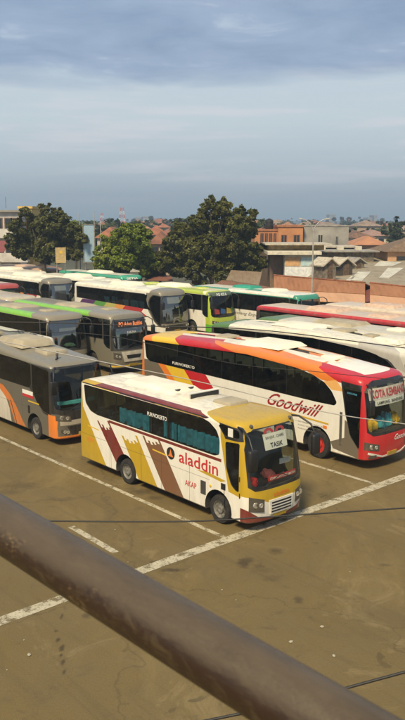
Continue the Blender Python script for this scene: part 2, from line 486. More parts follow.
def make_bus(label, g, u, v, mats, name='coach_bus', group='buses parked in the terminal yard', hubs=None, wsglass=None, sideglass=None,
             curtains=None, seats=True, ac=(), hatches=(), detail=True, mirror='ear', frame=None, lamps=None, bodylabel=None):
    if not getattr(g, 'built', False): build_geo(g)
    root = thing(name, label, 'bus', uv(u, v+g.w), TH, group)
    body = mk('body', g.me_body, mats, root)
    for me in g.me_panes: mk('window', me, sideglass or GL_SIDE, root)
    for me in g.me_pillars: mk('window_pillar', me, RUBBER, root)
    for me in g.me_door: mk('door_window', me, sideglass or GL_SIDE, root)
    mk('windscreen', g.me_ws, wsglass or GL_CLEAR, root)
    mk('dashboard', g.me_dash, BLACK, root)
    if g.rearwin: mk('rear_window', g.me_rw, GL_SIDE, root)
    for x in g.wheels:
        for s in (-1, 1):
            w = mk('wheel', g.me_tyre, TYRE, root, (x, s*(g.w-.17), g.r)); w.rotation_euler = (0, rnd.random()*3, 0 if s < 0 else math.pi)
            hm = STEEL if not hubs or x != g.wheels[-1] else hubs
            rim = mk('rim', g.me_rim, hm, w)
    if seats:
        x = g.x0+1.2; k = 0
        while x < g.L-2.6:
            for y in (-g.w+.34, -g.w+.82, g.w-.82, g.w-.34): mk('seat', g.me_seat, SEATM, root, (x, y, g.floor))
            x += .86
    ds = mk('seat', g.me_seat, SEATM, root, (g.L-g.D-.95, -g.w+.55, g.floor))
    stw = mk('steering_wheel', g.me_steer, BLACK, root, (g.L-g.D-.48, -g.w+.58, g.ws[0]+.16)); stw.rotation_euler = (0, R(-28), 0)
    if curtains:
        cm, segs = curtains
        for x0, x1, z0, z1 in segs:
            m = MB(); n = int((x1-x0)/.045); y = -g.w+.1
            for i in range(n+1):
                x = x0+(x1-x0)*i/n; yy = y+.045*math.sin(i*1.05+math.sin(i*.37))+.012*math.sin(i*.5)+.03
                m.v += [(x, yy, z0), (x, yy, z1)]
            for i in range(n): m.f.append((2*i, 2*i+2, 2*i+3, 2*i+1))
            m.obj('curtain', cm, root, smooth=80)
    for a in ac: roof_box(g, *a, root, 'roof_air_conditioner')
    for a in hatches: roof_box(g, *a, root, 'roof_hatch', taper=.05)
    # lamps, grille, plate, wipers, mirrors
    if lamps is None: lamps = [(.28, .8, .62, 1.02)]
    for y0, z0, y1, z1 in lamps:
        for s in (-1, 1):
            q = [(s*(g.w-y0), z0+.06), (s*(g.w-y1), z0), (s*(g.w-y1), z1-.12), (s*(g.w-y0), z1)]
            if s > 0: q = [q[1], q[0], q[3], q[2]]
            h = front_patch(g, q, LAMP, 'headlight', root, .012)
            ya, yb = s*(g.w-y0-.05), s*(g.w-y1); zm = (z0+z1)/2
            for fr_, rr_ in ((.3, .085), (.72, .07)):
                yc = ya+(yb-ya)*fr_; zc = zm-.02+.06*(.5-fr_); rr_ = min(rr_, (z1-z0)*.36); xc = g.sx(yc, zc)
                MB().lathe([(-.02, rr_), (.022, rr_), (.028, rr_*.8), (.015, rr_*.3)], 16, 'x', (xc, yc, zc)).obj('reflector', BULB, h, smooth=40)
    front_patch(g, [(-.26, g.z0+.08), (.26, g.z0+.08), (.26, g.z0+.22), (-.26, g.z0+.22)], PLATE, 'number_plate', root, .02, n=2)
    for s in (-1, 1):
        m = MB(); z = g.ws[0]+.02; a = (g.sx(s*.55, z)+.03, s*.62, z-.03); b = (g.sx(-s*.0, z)+.03, -s*.1, z+.28)
        m.tube([a, ((a[0]+b[0])/2+.02, (a[1]+b[1])/2, (a[2]+b[2])/2), b], .012, 5)
        m.obj('wiper', BLACK, root)
    if mirror:
        for s in (-1, 1):
            m = MB(); zt = g.dz(g.L-.6, g.ws[1]); xs = g.sx(g.w-.25, g.ws[1])
            m.tube([(xs-.05, s*(g.w-.22), zt+.08), (xs+.22, s*(g.w-.05), zt+.12), (xs+.42, s*(g.w+.1), zt-.02), (xs+.48, s*(g.w+.14), zt-.35)], .032, 7)
            arm = m.obj('mirror', BLACK, root, smooth=60)
            MB().box((xs+.4, s*(g.w+.14)-.13, zt-.85), (xs+.52, s*(g.w+.14)+.13, zt-.33)).obj('mirror_housing', BLACK, arm, smooth=50, bevel=.04)
    return root, g

# ================================================================== liveries
CREAM = (.80, .74, .58); WHITE = (.80, .76, .66); MAROON = (.17, .018, .014); GOLD = (.5, .32, .012); BROWN = (.19, .085, .04)
RED = (.5, .012, .018); ORANGE = (.75, .2, .02); YEL = (.75, .48, .03); GREEN = (.12, .5, .03)
def zabove(z): return (0, 0, 1, -z)
def zbelow(z): return (0, 0, -1, z)
def xabove(x): return (1, 0, 0, -x)
def xbelow(x): return (-1, 0, 0, x)
def yzfront(x): return xabove(x)
def side(pts, *ex): return planes_xz(pts)+list(ex)

# ---- 1 the white, maroon and gold midi bus in front
gA = Geo(L=8.75, W=2.25, H=3.12, z0=.3, D=.42, Dr=.22, floor=1.05, wheels=(2.85, 7.37), r=.42, roofR=.16, crown=.1,
         front=[(.3, .06), (.6, 0), (1.2, .0), (1.5, .05), (2.3, .2), (2.9, .36), (3.2, .5)],
         roof=[(0, 0), (8.75, 0)], ws=(1.36, 2.86), wsy=.13,
         bands=[[(.42, 2.98), (.5, 2.35), (.8, 2.1), (1.2, 2.03), (7.2, 1.99), (7.42, 2.06), (7.43, 2.5), (7.3, 2.75), (7.0, 2.93), (6.7, 2.99)]],
         div=[1.25, 2.3, 4.15, 5.05], doors=[[(7.66, 2.5), (7.7, 1.75), (7.9, 1.3), (8.1, 1.17), (8.22, 1.17), (8.22, 2.56)], [(7.36, 2.93), (7.62, 2.65), (8.2, 2.68), (8.16, 2.9), (7.6, 2.98)]],
         rearwin=[(-.85, 1.9), (.85, 1.9), (.8, 2.85), (-.8, 2.85)])
def jagged(col, bl, br, tl, tr, tops):
    out = []; n = len(tops)
    for i, tp in enumerate(tops):
        a, b = i/n, (i+1)/n+.002
        # slanted strips; each with its own top
        xb0 = bl[0]+(br[0]-bl[0])*a; xb1 = bl[0]+(br[0]-bl[0])*b
        sl = (tl[0]-bl[0])/(tl[1]-bl[1])
        out.append((col, side([(xb0, bl[1]), (xb1, bl[1]), (xb1+sl*(tp-bl[1]), tp), (xb0+sl*(tp-bl[1]), tp)], zbelow(2.2))))
    return out
La = []
La += [(CREAM, [zabove(3.06)])]
La += [(GOLD, side([(-.3, 0), (1.95, 0), (.36, 2.15), (-.3, 2.15)])), (GOLD, side([(-.3, 2.1), (.34, 2.1), (.26, 3.3), (-.3, 3.3)]))]
La += [(GOLD, [zabove(3.01), zbelow(3.13), xbelow(1.4)])]
La += jagged(MAROON, (2.62, .25), (3.42, .25), (1.32, 1.7), (0, 0), [1.84, 1.66, 1.76, 1.62, 1.7, 1.66, 1.74, 1.95])
La += jagged(GOLD, (3.62, .25), (4.6, .25), (2.72, 1.5), (0, 0), [1.62, 1.5, 1.56, 1.46, 1.54, 1.49, 1.6, 1.56, 1.78])
La += jagged(BROWN, (4.98, .25), (5.9, .25), (3.9, 1.7), (0, 0), [1.86, 1.68, 1.76, 1.66, 1.75, 1.7, 1.8, 1.76, 1.94])
La += [(MAROON, side([(1.9, 1.9), (7.5, 1.86), (7.5, 1.95), (1.9, 1.99)]))]
La += [(MAROON, side([(.9, 3.0), (1.3, 3.13), (6.4, 3.13), (6.95, 3.05), (6.8, 2.99)], (0, -1, 0, -.93)))]
La += [(YEL, side([(1.0, 2.99), (2.6, 2.99), (2.5, 3.03), (1.2, 3.05)])), (YEL, side([(4.4, 3.0), (6.7, 3.0), (6.5, 3.04), (4.5, 3.03)]))]
La += [(YEL, side([(.6, 1.53), (1.3, 1.49), (1.3, 1.53), (.6, 1.57)])), (YEL, side([(4.3, 1.5), (5.0, 1.46), (5., 1.51), (4.3, 1.54)])), (GOLD, side([(6.4, 1.38), (7.5, 1.28), (7.7, 1.36), (6.9, 1.43)]))]
La += [(GOLD, side([(7.28, 3.4), (7.9, 3.4), (9.5, 3.5), (9.5, 1.0), (8.3, 1.02), (7.62, 1.1), (7.46, 2.0), (7.46, 2.6)]))]
La += [(GOLD, side([(6.65, 3.14), (7.6, 2.93), (7.6, 3.5), (7.1, 3.5)]))]
La += [(BLACKC := (.012, .012, .012), side([(8.22, 2.96), (7.4, 3.0), (7.66, 2.58), (8.3, 2.6)], ))]
La += [(WHITE, [xabove(8.3), zbelow(1.08)]), (GOLD, planes_yz([(-1.3, 1.2), (-1.0, 1.08), (-.5, .74), (.5, .74), (1.0, 1.08), (1.3, 1.2), (1.3, 1.5), (-1.3, 1.5)])+[xabove(8.3)])]
for q in (-1, 1): La += [(MAROON, planes_yz([(q*1.3, 0), (q*1.3, .86), (q*.75, .47), (q*.75, 0)])+[xabove(8.28)]), (MAROON, planes_yz([(q*.77, 0), (q*.77, .49), (0, .38), (0, 0)])+[xabove(8.28)])]
La += [(BLACKC, planes_yz([(-1.06, 1.36), (-.9, 1.24), (.9, 1.24), (1.06, 1.36), (1.04, 2.8), (.92, 2.92), (-.92, 2.92), (-1.04, 2.8)])+[xabove(8.33)])]
busA = paint('white_maroon_gold_paint', WHITE, La, rough=.33, dirt=.25, roofz=3.14, seams=(2.0, 3.7, 4.75, 6.1))
DKGREY = mat('dark_grey_plastic', (.06, .055, .05), .6)
GREYROOF = mat('roof_unit_cream', (.78, .73, .58), .6, var=.07, scale=1.5)
TANU = mat('roof_unit_tan', (.4, .34, .23), .65, var=.12, scale=1.5)
root, g = make_bus('white midi bus with maroon and gold stripes and a gold nose, nearest in the yard', gA, -23.2, 14.3, busA, name='midi_bus', sideglass=GL_HERO,
    curtains=(TEAL, [(2.36, 4.05, 2.0, 2.5), (4.72, 5.02, 2.0, 2.5), (5.1, 5.35, 2.0, 2.52), (5.4, 7.3, 2.0, 2.5)]),
    ac=[(3.2, .1, 2.6, 1.3, .1, GREYROOF)], hatches=[(6.5, .15, .8, .8, .09, TANU), (1.3, .2, .5, .5, .03, GREYROOF)], mirror=None,
    lamps=[(.07, .62, .5, 1.1)])
zr = g.H+g.crown
MB().prism([(4.7, zr-.05), (5.35, zr-.05), (5.35, zr+.15), (5.25, zr+.16)], 'y', -.5, .75).obj('roof_scoop', WHITEP, root, bevel=.01)
MB().box((5.34, -.44, zr-.02), (5.37, .69, zr+.12)).obj('scoop_grille', BLACK, root)
for yy in (-.15, .4):
    MB().lathe([(zr+.04, .17), (zr+.085, .17), (zr+.09, .12)], 20, 'z', (4.25, yy, 0)).obj('roof_fan', DKGREY, root, smooth=30)
for sgn in (-1, 1):
    MB().tube([(.35, sgn*(g.w+.005), 3.045), (3, sgn*(g.w+.005), 3.045), (6.9, sgn*(g.w+.005), 3.045)], .014, 6).obj('gutter_rail', BLACK, root)
for zz in (1.48, 1.0): MB().box((8.24, -g.w-.012, zz), (8.27, -g.w-.002, zz+.14)).obj('door_hinge', BLACK, root)
MB().box((7.62, -g.w-.006, .42), (7.635, -g.w+.002, 1.06)).obj('door_gap', BLACK, root)
LETR = mat('letter_red', (.5, .03, .03), .5, var=.05); LETB = mat('letter_black', (.02, .02, .02), .5); LETW = mat('letter_white', (.75, .73, .66), .5, var=.05)
LETG = mat('letter_gold', (.6, .38, .03), .5, var=.05); LETO = mat('letter_orange', (.75, .2, .03), .5, var=.05)
put_text('lettering', 'aladdin', side_fn(g, 5.62, 1.42), LETR, root, width=1.75, height=.37, bold=.012)
put_text('lettering', 'AKAP', side_fn(g, 5.9, .78), LETR, root, width=.52, height=.17, bold=.01)
put_text('lettering', '8ZA', side_fn(g, .55, .98), LETO, root, width=.42, height=.16)
put_text('sticker', 'PURWOKERTO', lambda s, t: (4.05+s, -g.w+.004, 2.56+t), LETW, root, width=.98, height=.13, bold=.02)
m = MB().lathe([(-g.w-.008, .19), (-g.w+.01, .19)], 28, 'y', (5.22, 0, 1.6)); em = m.obj('emblem', LETB, root)
MB().prism([(5.1, 1.5), (5.34, 1.5), (5.27, 1.6), (5.22, 1.73), (5.18, 1.6)], 'y', -g.w-.014, -g.w-.006).obj('emblem_mark', LETO, em)
MB().box((6.62, -g.w-.02, .72), (6.84, -g.w+.01, 1.12)).obj('fuel_flap', DKGREY, root, bevel=.01)
MB().box((7.5, -g.w-.02, 1.08), (7.68, -g.w+.01, 1.26)).obj('door_handle', BLACK, root, bevel=.01)
MB().lathe([(-g.w-.02, .035), (-g.w, .045)], 10, 'y', (7.05, 0, 1.05)).obj('side_marker', LETG, root)
MB().box((7.78, -g.w-.012, 2.68), (7.98, -g.w-.004, 2.92)).obj('sticker', LETW, root)
# nose: louvred grille, strip text, sunvisor lamps
gr = front_patch(g, [(-.4, .5), (.44, .5), (.5, .92), (-.46, .92)], WHITEP, 'grille', root, .03)
for k in range(4):
    z = .56+k*.085
    front_patch(g, [(-.37, z), (.4, z), (.42, z+.042), (-.38, z+.042)], BLACK, 'grille_slot', gr, .037, n=3)
put_text('lettering', 'aladdin', front_fn(g, -.28, 1.0, .015), LETO, root, width=.62, height=.13, bold=.015)
for y in (-.75, .8):
    MB().lathe([(0, .06), (.05, .05), (.07, .02)], 12, 'x', (g.sx(y, 2.98)-.02, y, 2.99)).obj('roof_lamp', LAMP, root)
strip = front_patch(g, [(-.42, 1.44), (.75, 1.44), (.75, 1.56), (-.42, 1.56)], mat('strip_red', (.45, .03, .03), .5), 'sticker', root, -.03, n=4)
put_text('lettering', 'UTAMAKAN KESELAMATAN', front_fn(g, -.36, 1.465, -.022), LETW, strip, width=1.05, height=.07, bold=.01)
sg = front_patch(g, [(-.38, 2.28), (.5, 2.28), (.52, 2.72), (-.4, 2.72)], LETW, 'route_sign', root, -.035, n=3)
put_text('lettering', 'TASIK', front_fn(g, -.18, 2.33, -.026), LETB, sg, width=.5, height=.13, bold=.02)
put_text('lettering', 'BANJAR . CIAMIS', front_fn(g, -.32, 2.55, -.026), mat('letter_grey', (.2, .2, .17), .6), sg, width=.72, height=.1, bold=.015)
for y in (-.17, .28):
    m = MB(); n = 18
    for i in range(n+1):
        a = math.pi*i/n
        for rr in (.09, .19):
            yy, zz = y+rr*math.cos(a)*1.05, 2.73+rr*math.sin(a)*.75; m.v.append((g.sx(yy, zz)-.03, yy, zz))
    for i in range(n): m.f.append((2*i, 2*i+1, 2*i+3, 2*i+2))
    m.obj('sign_arc', LETR, sg)
MB().box((g.L-.6, .55, 1.62), (g.L-.58, 1.0, 1.78)).obj('dash_card', LETW, root)
# big drooping mirrors
for s, dr in ((-1, .0), (1, .0)):
    m = MB(); y = s*(g.w-.1)
    m.tube([(8.0, y, 2.98), (8.35, y+s*.1, 3.0), (8.72, y+s*.2, 2.82), (8.9, y+s*.24, 2.5)], .034, 8, .026)
    arm = m.obj('mirror', BLACK, root, smooth=60)
    yy = y+s*.24
    MB().box((8.83, yy-.16, 1.95), (8.97, yy+.14, 2.55)).obj('mirror_housing', BLACK, arm, smooth=50, bevel=.05)

def world_of(root, p): return Matrix.Translation(root.location) @ Matrix.Rotation(TH, 4, 'Z') @ Vector(p)
def crumple(name, label, cat, loc, sx, sy, sz, material, seed, group=None):
    rr = random.Random(seed); bm = bmesh.new(); bmesh.ops.create_icosphere(bm, subdivisions=3, radius=1)
    for v in bm.verts:
        k = 1+.22*math.sin(v.co.x*5+seed)*math.cos(v.co.y*6)+.15*(rr.random()-.5)
        v.co = Vector((v.co.x*sx*k, v.co.y*sy*k, max(v.co.z, -.35)*sz*k))
    me = bpy.data.meshes.new(name); bm.to_mesh(me); bm.free(); smooth_(me, 50)
    zmin = min(v.co.z for v in me.vertices)
    for v in me.vertices: v.co.z -= zmin
    o = mk(name, me, material, None, loc); o.rotation_euler = (0, 0, rr.random()*3); return tag(o, label, cat, group)
CLR = mat('red_cloth', (.5, .02, .02), .9, var=.3, scale=12); CLD = mat('dark_red_cloth', (.16, .03, .04), .9, var=.3, scale=12)
crumple('cloth', 'bright red cloth crumpled on the gold nosed bus dashboard behind its glass', 'cloth', world_of(root, (g.L-.62, -.62, g.ws[0]-.095)), .17, .3, .16, CLR, 3)
crumple('cloth', 'dark maroon bundle on the gold nosed bus dashboard beside the red cloth', 'cloth', world_of(root, (g.L-.7, .22, g.ws[0]-.095)), .16, .28, .16, CLD, 5)

# ---- 2 the big red, orange and white coach behind it
gG = Geo(L=13.1, W=2.5, H=3.42, z0=.38, D=.45, Dr=.2, x0=-.1, floor=1.3, wheels=(2.5, 3.95, 10.68), r=.52, roofR=.2, crown=.1,
         front=[(.3, .1), (.7, .02), (1.1, 0), (1.4, .04), (2.4, .16), (3.0, .28), (3.6, .45)],
         roof=[(0, -.05), (3, .1), (6.6, .2), (9.8, .05), (11.5, -.1), (13, -.2)], ws=(1.38, 3.08), wsy=.1,
         bands=[[(.28, 3.2), (.4, 2.38), (.65, 2.24), (10.6, 2.1), (11.45, 2.12), (11.55, 2.25), (11.3, 2.65), (10.95, 2.92), (10.4, 3.08), (9.6, 3.16), (7, 3.2)]],
         div=[.95, 1.85, 3.7, 5.5, 7.3, 9.1], doors=[[(11.8, 2.98), (11.93, 2.0), (12.15, 1.2), (12.5, .8), (12.58, .8), (12.58, 2.98)]],
         rearwin=[(-.95, 2.1), (.95, 2.1), (.9, 3.0), (-.9, 3.0)])
GREYB = (.15, .125, .09)
Lg = [(CREAM, [zabove(3.46)]),
      (ORANGE, side([(-1, 0), (.25, 0), (.25, 3.1), (-1, 3.1)])),
      (GREYB, side([(.25, .3), (3.4, .3), (1.2, 2.3), (.25, 2.3)])),
      (ORANGE, side([(1.2, 2.3), (3.4, .3), (4.5, .3), (2.2, 2.3)])),
      (YEL, side([(1.7, 2.3), (4.0, .3), (5.1, .3), (3.0, 2.3)])),
      (RED, side([(3.0, 2.3), (5.1, .3), (6.4, .3), (4.4, 2.3)])),
      (ORANGE, side([(-.5, 3.14), (1.2, 3.14), (.8, 3.75), (-.5, 3.75)])),
      (YEL, side([(.9, 3.14), (3.0, 3.14), (2.2, 3.56), (.6, 3.6)])),
      (RED, side([(2.2, 3.56), (3.0, 3.14), (7.2, 3.2), (5.0, 3.66)])),
      (ORANGE, side([(4.6, 3.62), (7.2, 3.22), (10.2, 3.16), (10.6, 3.46), (8.0, 3.64)])),
      (ORANGE, side([(10.1, 3.16), (10.8, 2.95), (11.6, 2.9), (11.3, 3.2), (10.5, 3.5)])),
      ((.8, .42, .12), side([(10.9, 2.9), (11.3, 2.66), (11.86, 2.66), (11.5, 3.04)])),
      (WHITE, side([(11.3, 2.66), (11.55, 2.2), (11.95, 2.2), (11.84, 2.68)])),
      (RED, side([(9.2, 3.62), (10.7, 3.38), (11.6, 3.08), (13.5, 3.02), (13.5, 3.14), (12.6, 3.6)], (0, -1, 0, -.75))),
      (RED, side([(10.6, 3.36), (11.6, 2.98), (13.5, 2.9), (13.5, 3.2), (10.6, 3.42)])),
      (RED, [xabove(12.55), zabove(2.98)]),
      
      (GREYB, side([(11.92, 1.7), (12.56, 1.3), (12.56, .4), (11.92, .4)])), (GREYB, side([(11.94, 1.05), (11.94, .42), (11.5, .42), (11.3, .78)])),
      (BLACKC, side([(11.7, 3.05), (11.93, 1.9), (12.2, 1.12), (12.56, .74), (12.56, 3.0)])),
      (WHITE, side([(11.0, .3), (12.56, .3), (12.56, .42), (11.0, .6)])), (RED, [xabove(12.56)]),
      (BLACKC, planes_yz([(-1.18, 1.4), (-1.0, 1.26), (1.0, 1.26), (1.18, 1.4), (1.15, 3.05), (1.0, 3.14), (-1.0, 3.14), (-1.15, 3.05)])+[xabove(12.66)])]
busG = paint('red_orange_white_paint', WHITE, Lg, rough=.33, dirt=.22, roofz=3.5, seams=(5.8, 7.0, 8.2, 9.4))
GOODLINE = True
REDHUB = mat('hub_red', (.5, .03, .02), .5)
root2, g = make_bus('long white coach with orange and red swoops and a red nose, beyond the midi bus', gG, -28.8, 21.2, busG, hubs=REDHUB,
    ac=[(7.2, 0, 2.2, 1.7, .12, GREYROOF)], hatches=[(4.4, .1, .8, .8, .07, TANU), (10.2, .1, .7, .7, .06, GREYROOF)],
    lamps=[(.02, .72, .5, 1.06)])
put_text('lettering', 'Goodwill', side_fn(g, 8.15, 1.58, slope=-.02), mat('letter_dark_red', (.33, .02, .02), .5), root2, width=2.8, height=.5, shear=.8, bold=.012)
MB().prism([(8.5, 1.44), (11.2, 1.36), (11.2, 1.42), (8.5, 1.5)], 'y', -g.w-.008, -g.w+.004).obj('underline', LETG, root2)
put_text('sticker', 'PURWOKERTO', lambda s, t: (2.3+s, -g.w+.004, g.dz(2.5, 2.32)-.05*s*.3+t), LETW, root2, width=1.5, height=.12, bold=.02)
for q in (-1, 1):
    front_patch(g, [(-1.14, .62), (-.5, .44), (-.5, .5), (-1.14, .7)] if q < 0 else [(.5, .44), (1.14, .62), (1.14, .7), (.5, .5)], WHITEP, 'bumper_line', root2, .012)
front_patch(g, [(-.5, .44), (.5, .44), (.5, .5), (-.5, .5)], WHITEP, 'bumper_line', root2, .012)
for y in (-.95, .95): front_patch(g, [(y-.16, .46), (y+.16, .46), (y+.14, .58), (y-.14, .58)], LAMP, 'fog_lamp', root2, .012)
put_text('lettering', 'Goodwill', front_fn(g, .05, .98), LETW, root2, width=.95, height=.2, shear=.5, bold=.015)
for k in range(3): put_text('lettering', ['AC TOILET RECLINING SEAT', 'AUDIO VIDEO PANTRY', 'PARIWISATA'][k], side_fn(g, 9.75, 1.2-.13*k), mat('letter_grey', (.2, .2, .17), .6), root2, width=[1.3, 1.1, .8][k], height=.06)
put_text('sticker', 'EXECUTIVE', side_fn(g, 12.0, 2.72), mat('sticker_blue', (.1, .4, .55), .5), root2, width=.42, height=.07, bold=.02)
MB().box((11.7, -g.w-.02, .75), (11.82, -g.w+.02, 1.95)).obj('door_rail', CHROME, root2, bevel=.015)
MB().box((10.95, -g.w-.015, 1.2), (11.13, -g.w, 1.3)).obj('side_marker', LETO, root2)
sg = front_patch(g, [(-1.0, 2.55), (1.05, 2.55), (1.05, 3.02), (-1.0, 3.02)], mat('sign_pink_white', (.78, .66, .6), .6), 'route_sign', root2, -.035, n=5)
put_text('lettering', 'KOTA KEMBANG', front_fn(g, -.92, 2.62, -.022), LETR, sg, width=1.9, height=.34, bold=.03)
s2 = front_patch(g, [(-.78, 2.3), (.85, 2.3), (.95, 2.54), (-.85, 2.54)], LETW, 'route_sign', root2, -.035, n=4)
put_text('lettering', 'LAMPUNG . BANDUNG', front_fn(g, -.7, 2.36, -.022), LETB, s2, width=1.45, height=.12, bold=.02)
YC = mat('yellow_cloth', (.75, .45, .03), .85, var=.25, scale=10); BC = mat('blue_cloth', (.06, .38, .48), .85, var=.35, scale=10)
for i, (y, c, sx, sz, nm, lb) in enumerate([(-.78, YC, .3, .3, 'bag', 'plump yellow bag at the left of the red nosed coach dashboard'), (-.42, YC, .26, .26, 'bag', 'smaller yellow bag right of the plump one on the coach dashboard'),
        (.05, BC, .24, .28, 'bag', 'blue bag in the middle of the red nosed coach dashboard'), (.42, BC, .26, .34, 'bag', 'taller blue bag towards the right of the coach dashboard'), (.85, YC, .26, .3, 'bag', 'yellow bag rightmost on the coach dashboard')]):
    crumple(nm, lb, 'bag', world_of(root2, (g.L-.66, y, g.ws[0]-.095)), .2, sx*.9, sz*1.05, c, 20+i)

# ---- 3 grey and orange midi bus behind the first
gH = Geo(L=10.7, W=2.35, H=3.15, z0=.3, D=.42, Dr=.2, x0=.4, floor=1.05, wheels=(3.6, 8.9), r=.44, roofR=.18, crown=.07, roof=[(0, .35), (5, .3), (9, .05), (11, 0)],
         front=[(.3, .04), (.8, 0), (1.4, .06), (2.3, .2), (3.0, .38), (3.3, .5)], ws=(1.42, 2.94), wsy=.05,
         bands=[[(.9, 2.85), (.95, 2.12), (1.2, 2.02), (8.55, 2.02), (8.72, 2.2), (8.72, 2.95), (8, 2.95)]], div=[2.6, 4.3, 6.0, 7.4],
         doors=[[(8.8, 2.95), (8.8, 1.95), (9.1, 1.55), (9.6, 1.27), (10.08, 1.22), (10.08, 2.9)]])
GREY = (.115, .105, .08); Lh = [
      ((.2, .18, .13), [zabove(3.06)]), (BLACKC, [xabove(10.18), zabove(1.28), zbelow(3.06)]), (BLACKC, side([(8.5, 3.02), (8.5, 2.1), (9.6, 1.2), (10.2, 1.15), (10.2, 3.02)])),
      ((.62, .57, .47), side([(4.5, 1.6), (6.35, 1.6), (6.8, .9), (6.95, .3), (3.5, .3)])),
      ((.6, .17, .03), side([(5.9, 1.86), (6.5, 1.7), (7.1, 1.15), (6.7, 1.2), (6.0, 1.6)])), ((.6, .17, .03), side([(6.5, 1.5), (7.12, 1.12), (7.72, .3), (7.1, .3), (6.9, .9)])),
      ((.6, .17, .03), side([(6.2, 1.84), (6.9, 1.5), (7.4, 1.1), (7.2, 1.0), (6.6, 1.35)])), (BLACKC, side([(6.9, 1.25), (7.4, .3), (7.46, .3), (6.95, 1.27)])),
      ((.6, .17, .03), side([(6.95, 1.3), (7.38, 1.1), (8.2, .3), (7.5, .3)])),
      (ORANGE, side([(9.98, 0), (10.5, 0), (10.5, 1.22), (9.98, 1.22)])), (ORANGE, [xabove(9.98), zabove(1.04), zbelow(1.2)]), (ORANGE, [xabove(9.98), zbelow(.42)]), ((.4, .35, .27), planes_yz([(-1.0, .84), (1.0, .84), (1.0, 1.04), (-1.0, 1.04)])+[xabove(10.25)]), (BLACKC, planes_yz([(-.55, .42), (.55, .42), (.75, .8), (-.75, .8)])+[xabove(10.3)]), (BLACKC, planes_yz([(-.9, 1.02), (.9, 1.02), (1.1, 1.3), (-1.1, 1.3)])+[xabove(10.25)])]
busH = paint('grey_orange_paint', GREY, Lh, rough=.4, dirt=.35, roofz=3.2, seams=(5.3, 7.9))
root3, g = make_bus('grey midi bus with sweeping orange bands, straight behind the gold and maroon one', gH, -36, 14.7, busH, name='midi_bus', sideglass=GL_SIDE,
    ac=[(6.2, 0, 2.3, 1.6, .24, TANU)], hatches=[(8.3, .0, 1.0, 1.0, .1, TANU), (3.2, 0, .8, .8, .08, TANU)], lamps=[(.05, .98, .6, 1.3), (.2, .5, .55, .68)])
st = MB().box((8.0, -g.w-.01, 1.62), (8.85, -g.w-.002, 1.86)).obj('sticker', LETR, root3)
MB().box((8.0, -g.w-.013, 1.74), (8.85, -g.w-.004, 1.9)).obj('sticker', LETW, root3)
MB().box((8.45, -g.w-.012, 1.46), (9.3, -g.w, 1.51)).obj('yellow_moulding', LETG, root3)
MB().box((8.42, -g.w-.02, 1.0), (8.55, -g.w, 1.3)).obj('fuel_flap', BLACK, root3)
front_patch(g, [(.25, 2.2), (1.0, 2.2), (1.0, 2.42), (.25, 2.42)], LETW, 'route_sign', root3, -.035)
front_patch(g, [(-.95, 1.62), (.6, 1.62), (.6, 1.74), (-.95, 1.72)], mat('dash_teal', (.05, .33, .33), .7), 'dash_mat', root3, -.2)
m = MB().tube([(9.55, -.45, 3.2), (9.55, -.45, 3.42), (9.5, -.4, 3.5)], .05, 6).tube([(9.55, -.45, 3.36), (9.7, -.6, 3.25)], .03, 5); m.obj('roof_beacon', DKGREY, root3)

# ---- standard flat nosed coaches, one geometry, many liveries
gS = Geo(L=12., W=2.45, H=3.36, z0=.36, floor=1.3, wheels=(2.9, 9.6), r=.5, roofR=.2, crown=.05, D=.4, ws=(1.48, 3.0), wsy=.06,
         bands=[[(.5, 3.1), (.55, 2.05), (.7, 1.95), (10.6, 1.95), (10.7, 2.05), (10.7, 3.1)]], div=[2.1, 3.8, 5.5, 7.2, 8.9],
         doors=[[(10.82, 3.1), (10.82, 1.7), (11.1, 1.5), (11.45, 1.45), (11.45, 3.05)]], rearwin=[(-.95, 2.0), (.95, 2.0), (.9, 2.95), (-.9, 2.95)])
TAN = (.24, .21, .15); CHAMP = (.17, .155, .115); DARKB = (.03, .03, .03)
def livery(key, lower, roof, stripe=None, extra=(), nose=None, upper=DARKB, dirt=.35, z=3.1):
    L_ = [(upper, [zabove(1.92), zbelow(z)]), (roof, [zabove(z)])]
    if stripe: L_ += [(stripe[0], side([(stripe[1], z+.02), (stripe[2], z+.02), (stripe[2]-.5, z+.6), (stripe[1], z+.6)], (0, -1, 0, -stripe[3])))]
    if nose: L_ += [(nose, [xabove(11.42)])]
    L_ += [(DARKB, [xabove(11.5), zabove(1.36), zbelow(3.08)])]
    return paint(key, lower, L_+list(extra), rough=.38, dirt=dirt, roofz=z+.1, seams=(4.2, 5.6, 7.0, 8.4))
GREENS = (.2, .52, .03)
b5 = livery('tan_green_paint', CHAMP, TAN, (GREENS, 0, 9.9, .85), nose=TAN)
root5, _ = make_bus('coach with bright green roof edge stripe and broad grey windscreen, behind the grey midi bus', gS, -49.4, 21.5, b5, ac=[(6, 0, 2.6, 1.7, .09, TANU)],
    hatches=[(9.6, 0, .8, .8, .07, TANU)], wsglass=GL_MID, lamps=[(.05, .8, .6, 1.15)])
g = gS
MB().box((11.62, -.5, 2.45), (11.64, .55, 2.62)).obj('dash_card', LETW, root5)
crumple('cap', 'pale green cap on the dashboard behind the broad grey windscreen', 'cap', world_of(root5, (11.3, .35, 1.505)), .16, .3, .14, mat('pale_green_cloth', (.3, .6, .42), .8), 9)
b6 = livery('champagne_green_paint', CHAMP, TAN, (GREENS, 0, 9.4, .85), extra=[(YEL, [xabove(11.3), zabove(.45), zbelow(.53)])], nose=CHAMP)
root6, _ = make_bus('champagne coach with an orange lettered board across its windscreen top', gS, -47.5, 24.4, b6, ac=[(6, 0, 2.6, 1.7, .09, TANU)],
    hatches=[(9.4, .2, .8, .8, .07, TANU)], wsglass=GL_MID, lamps=[(.03, .85, .42, 1.3)])
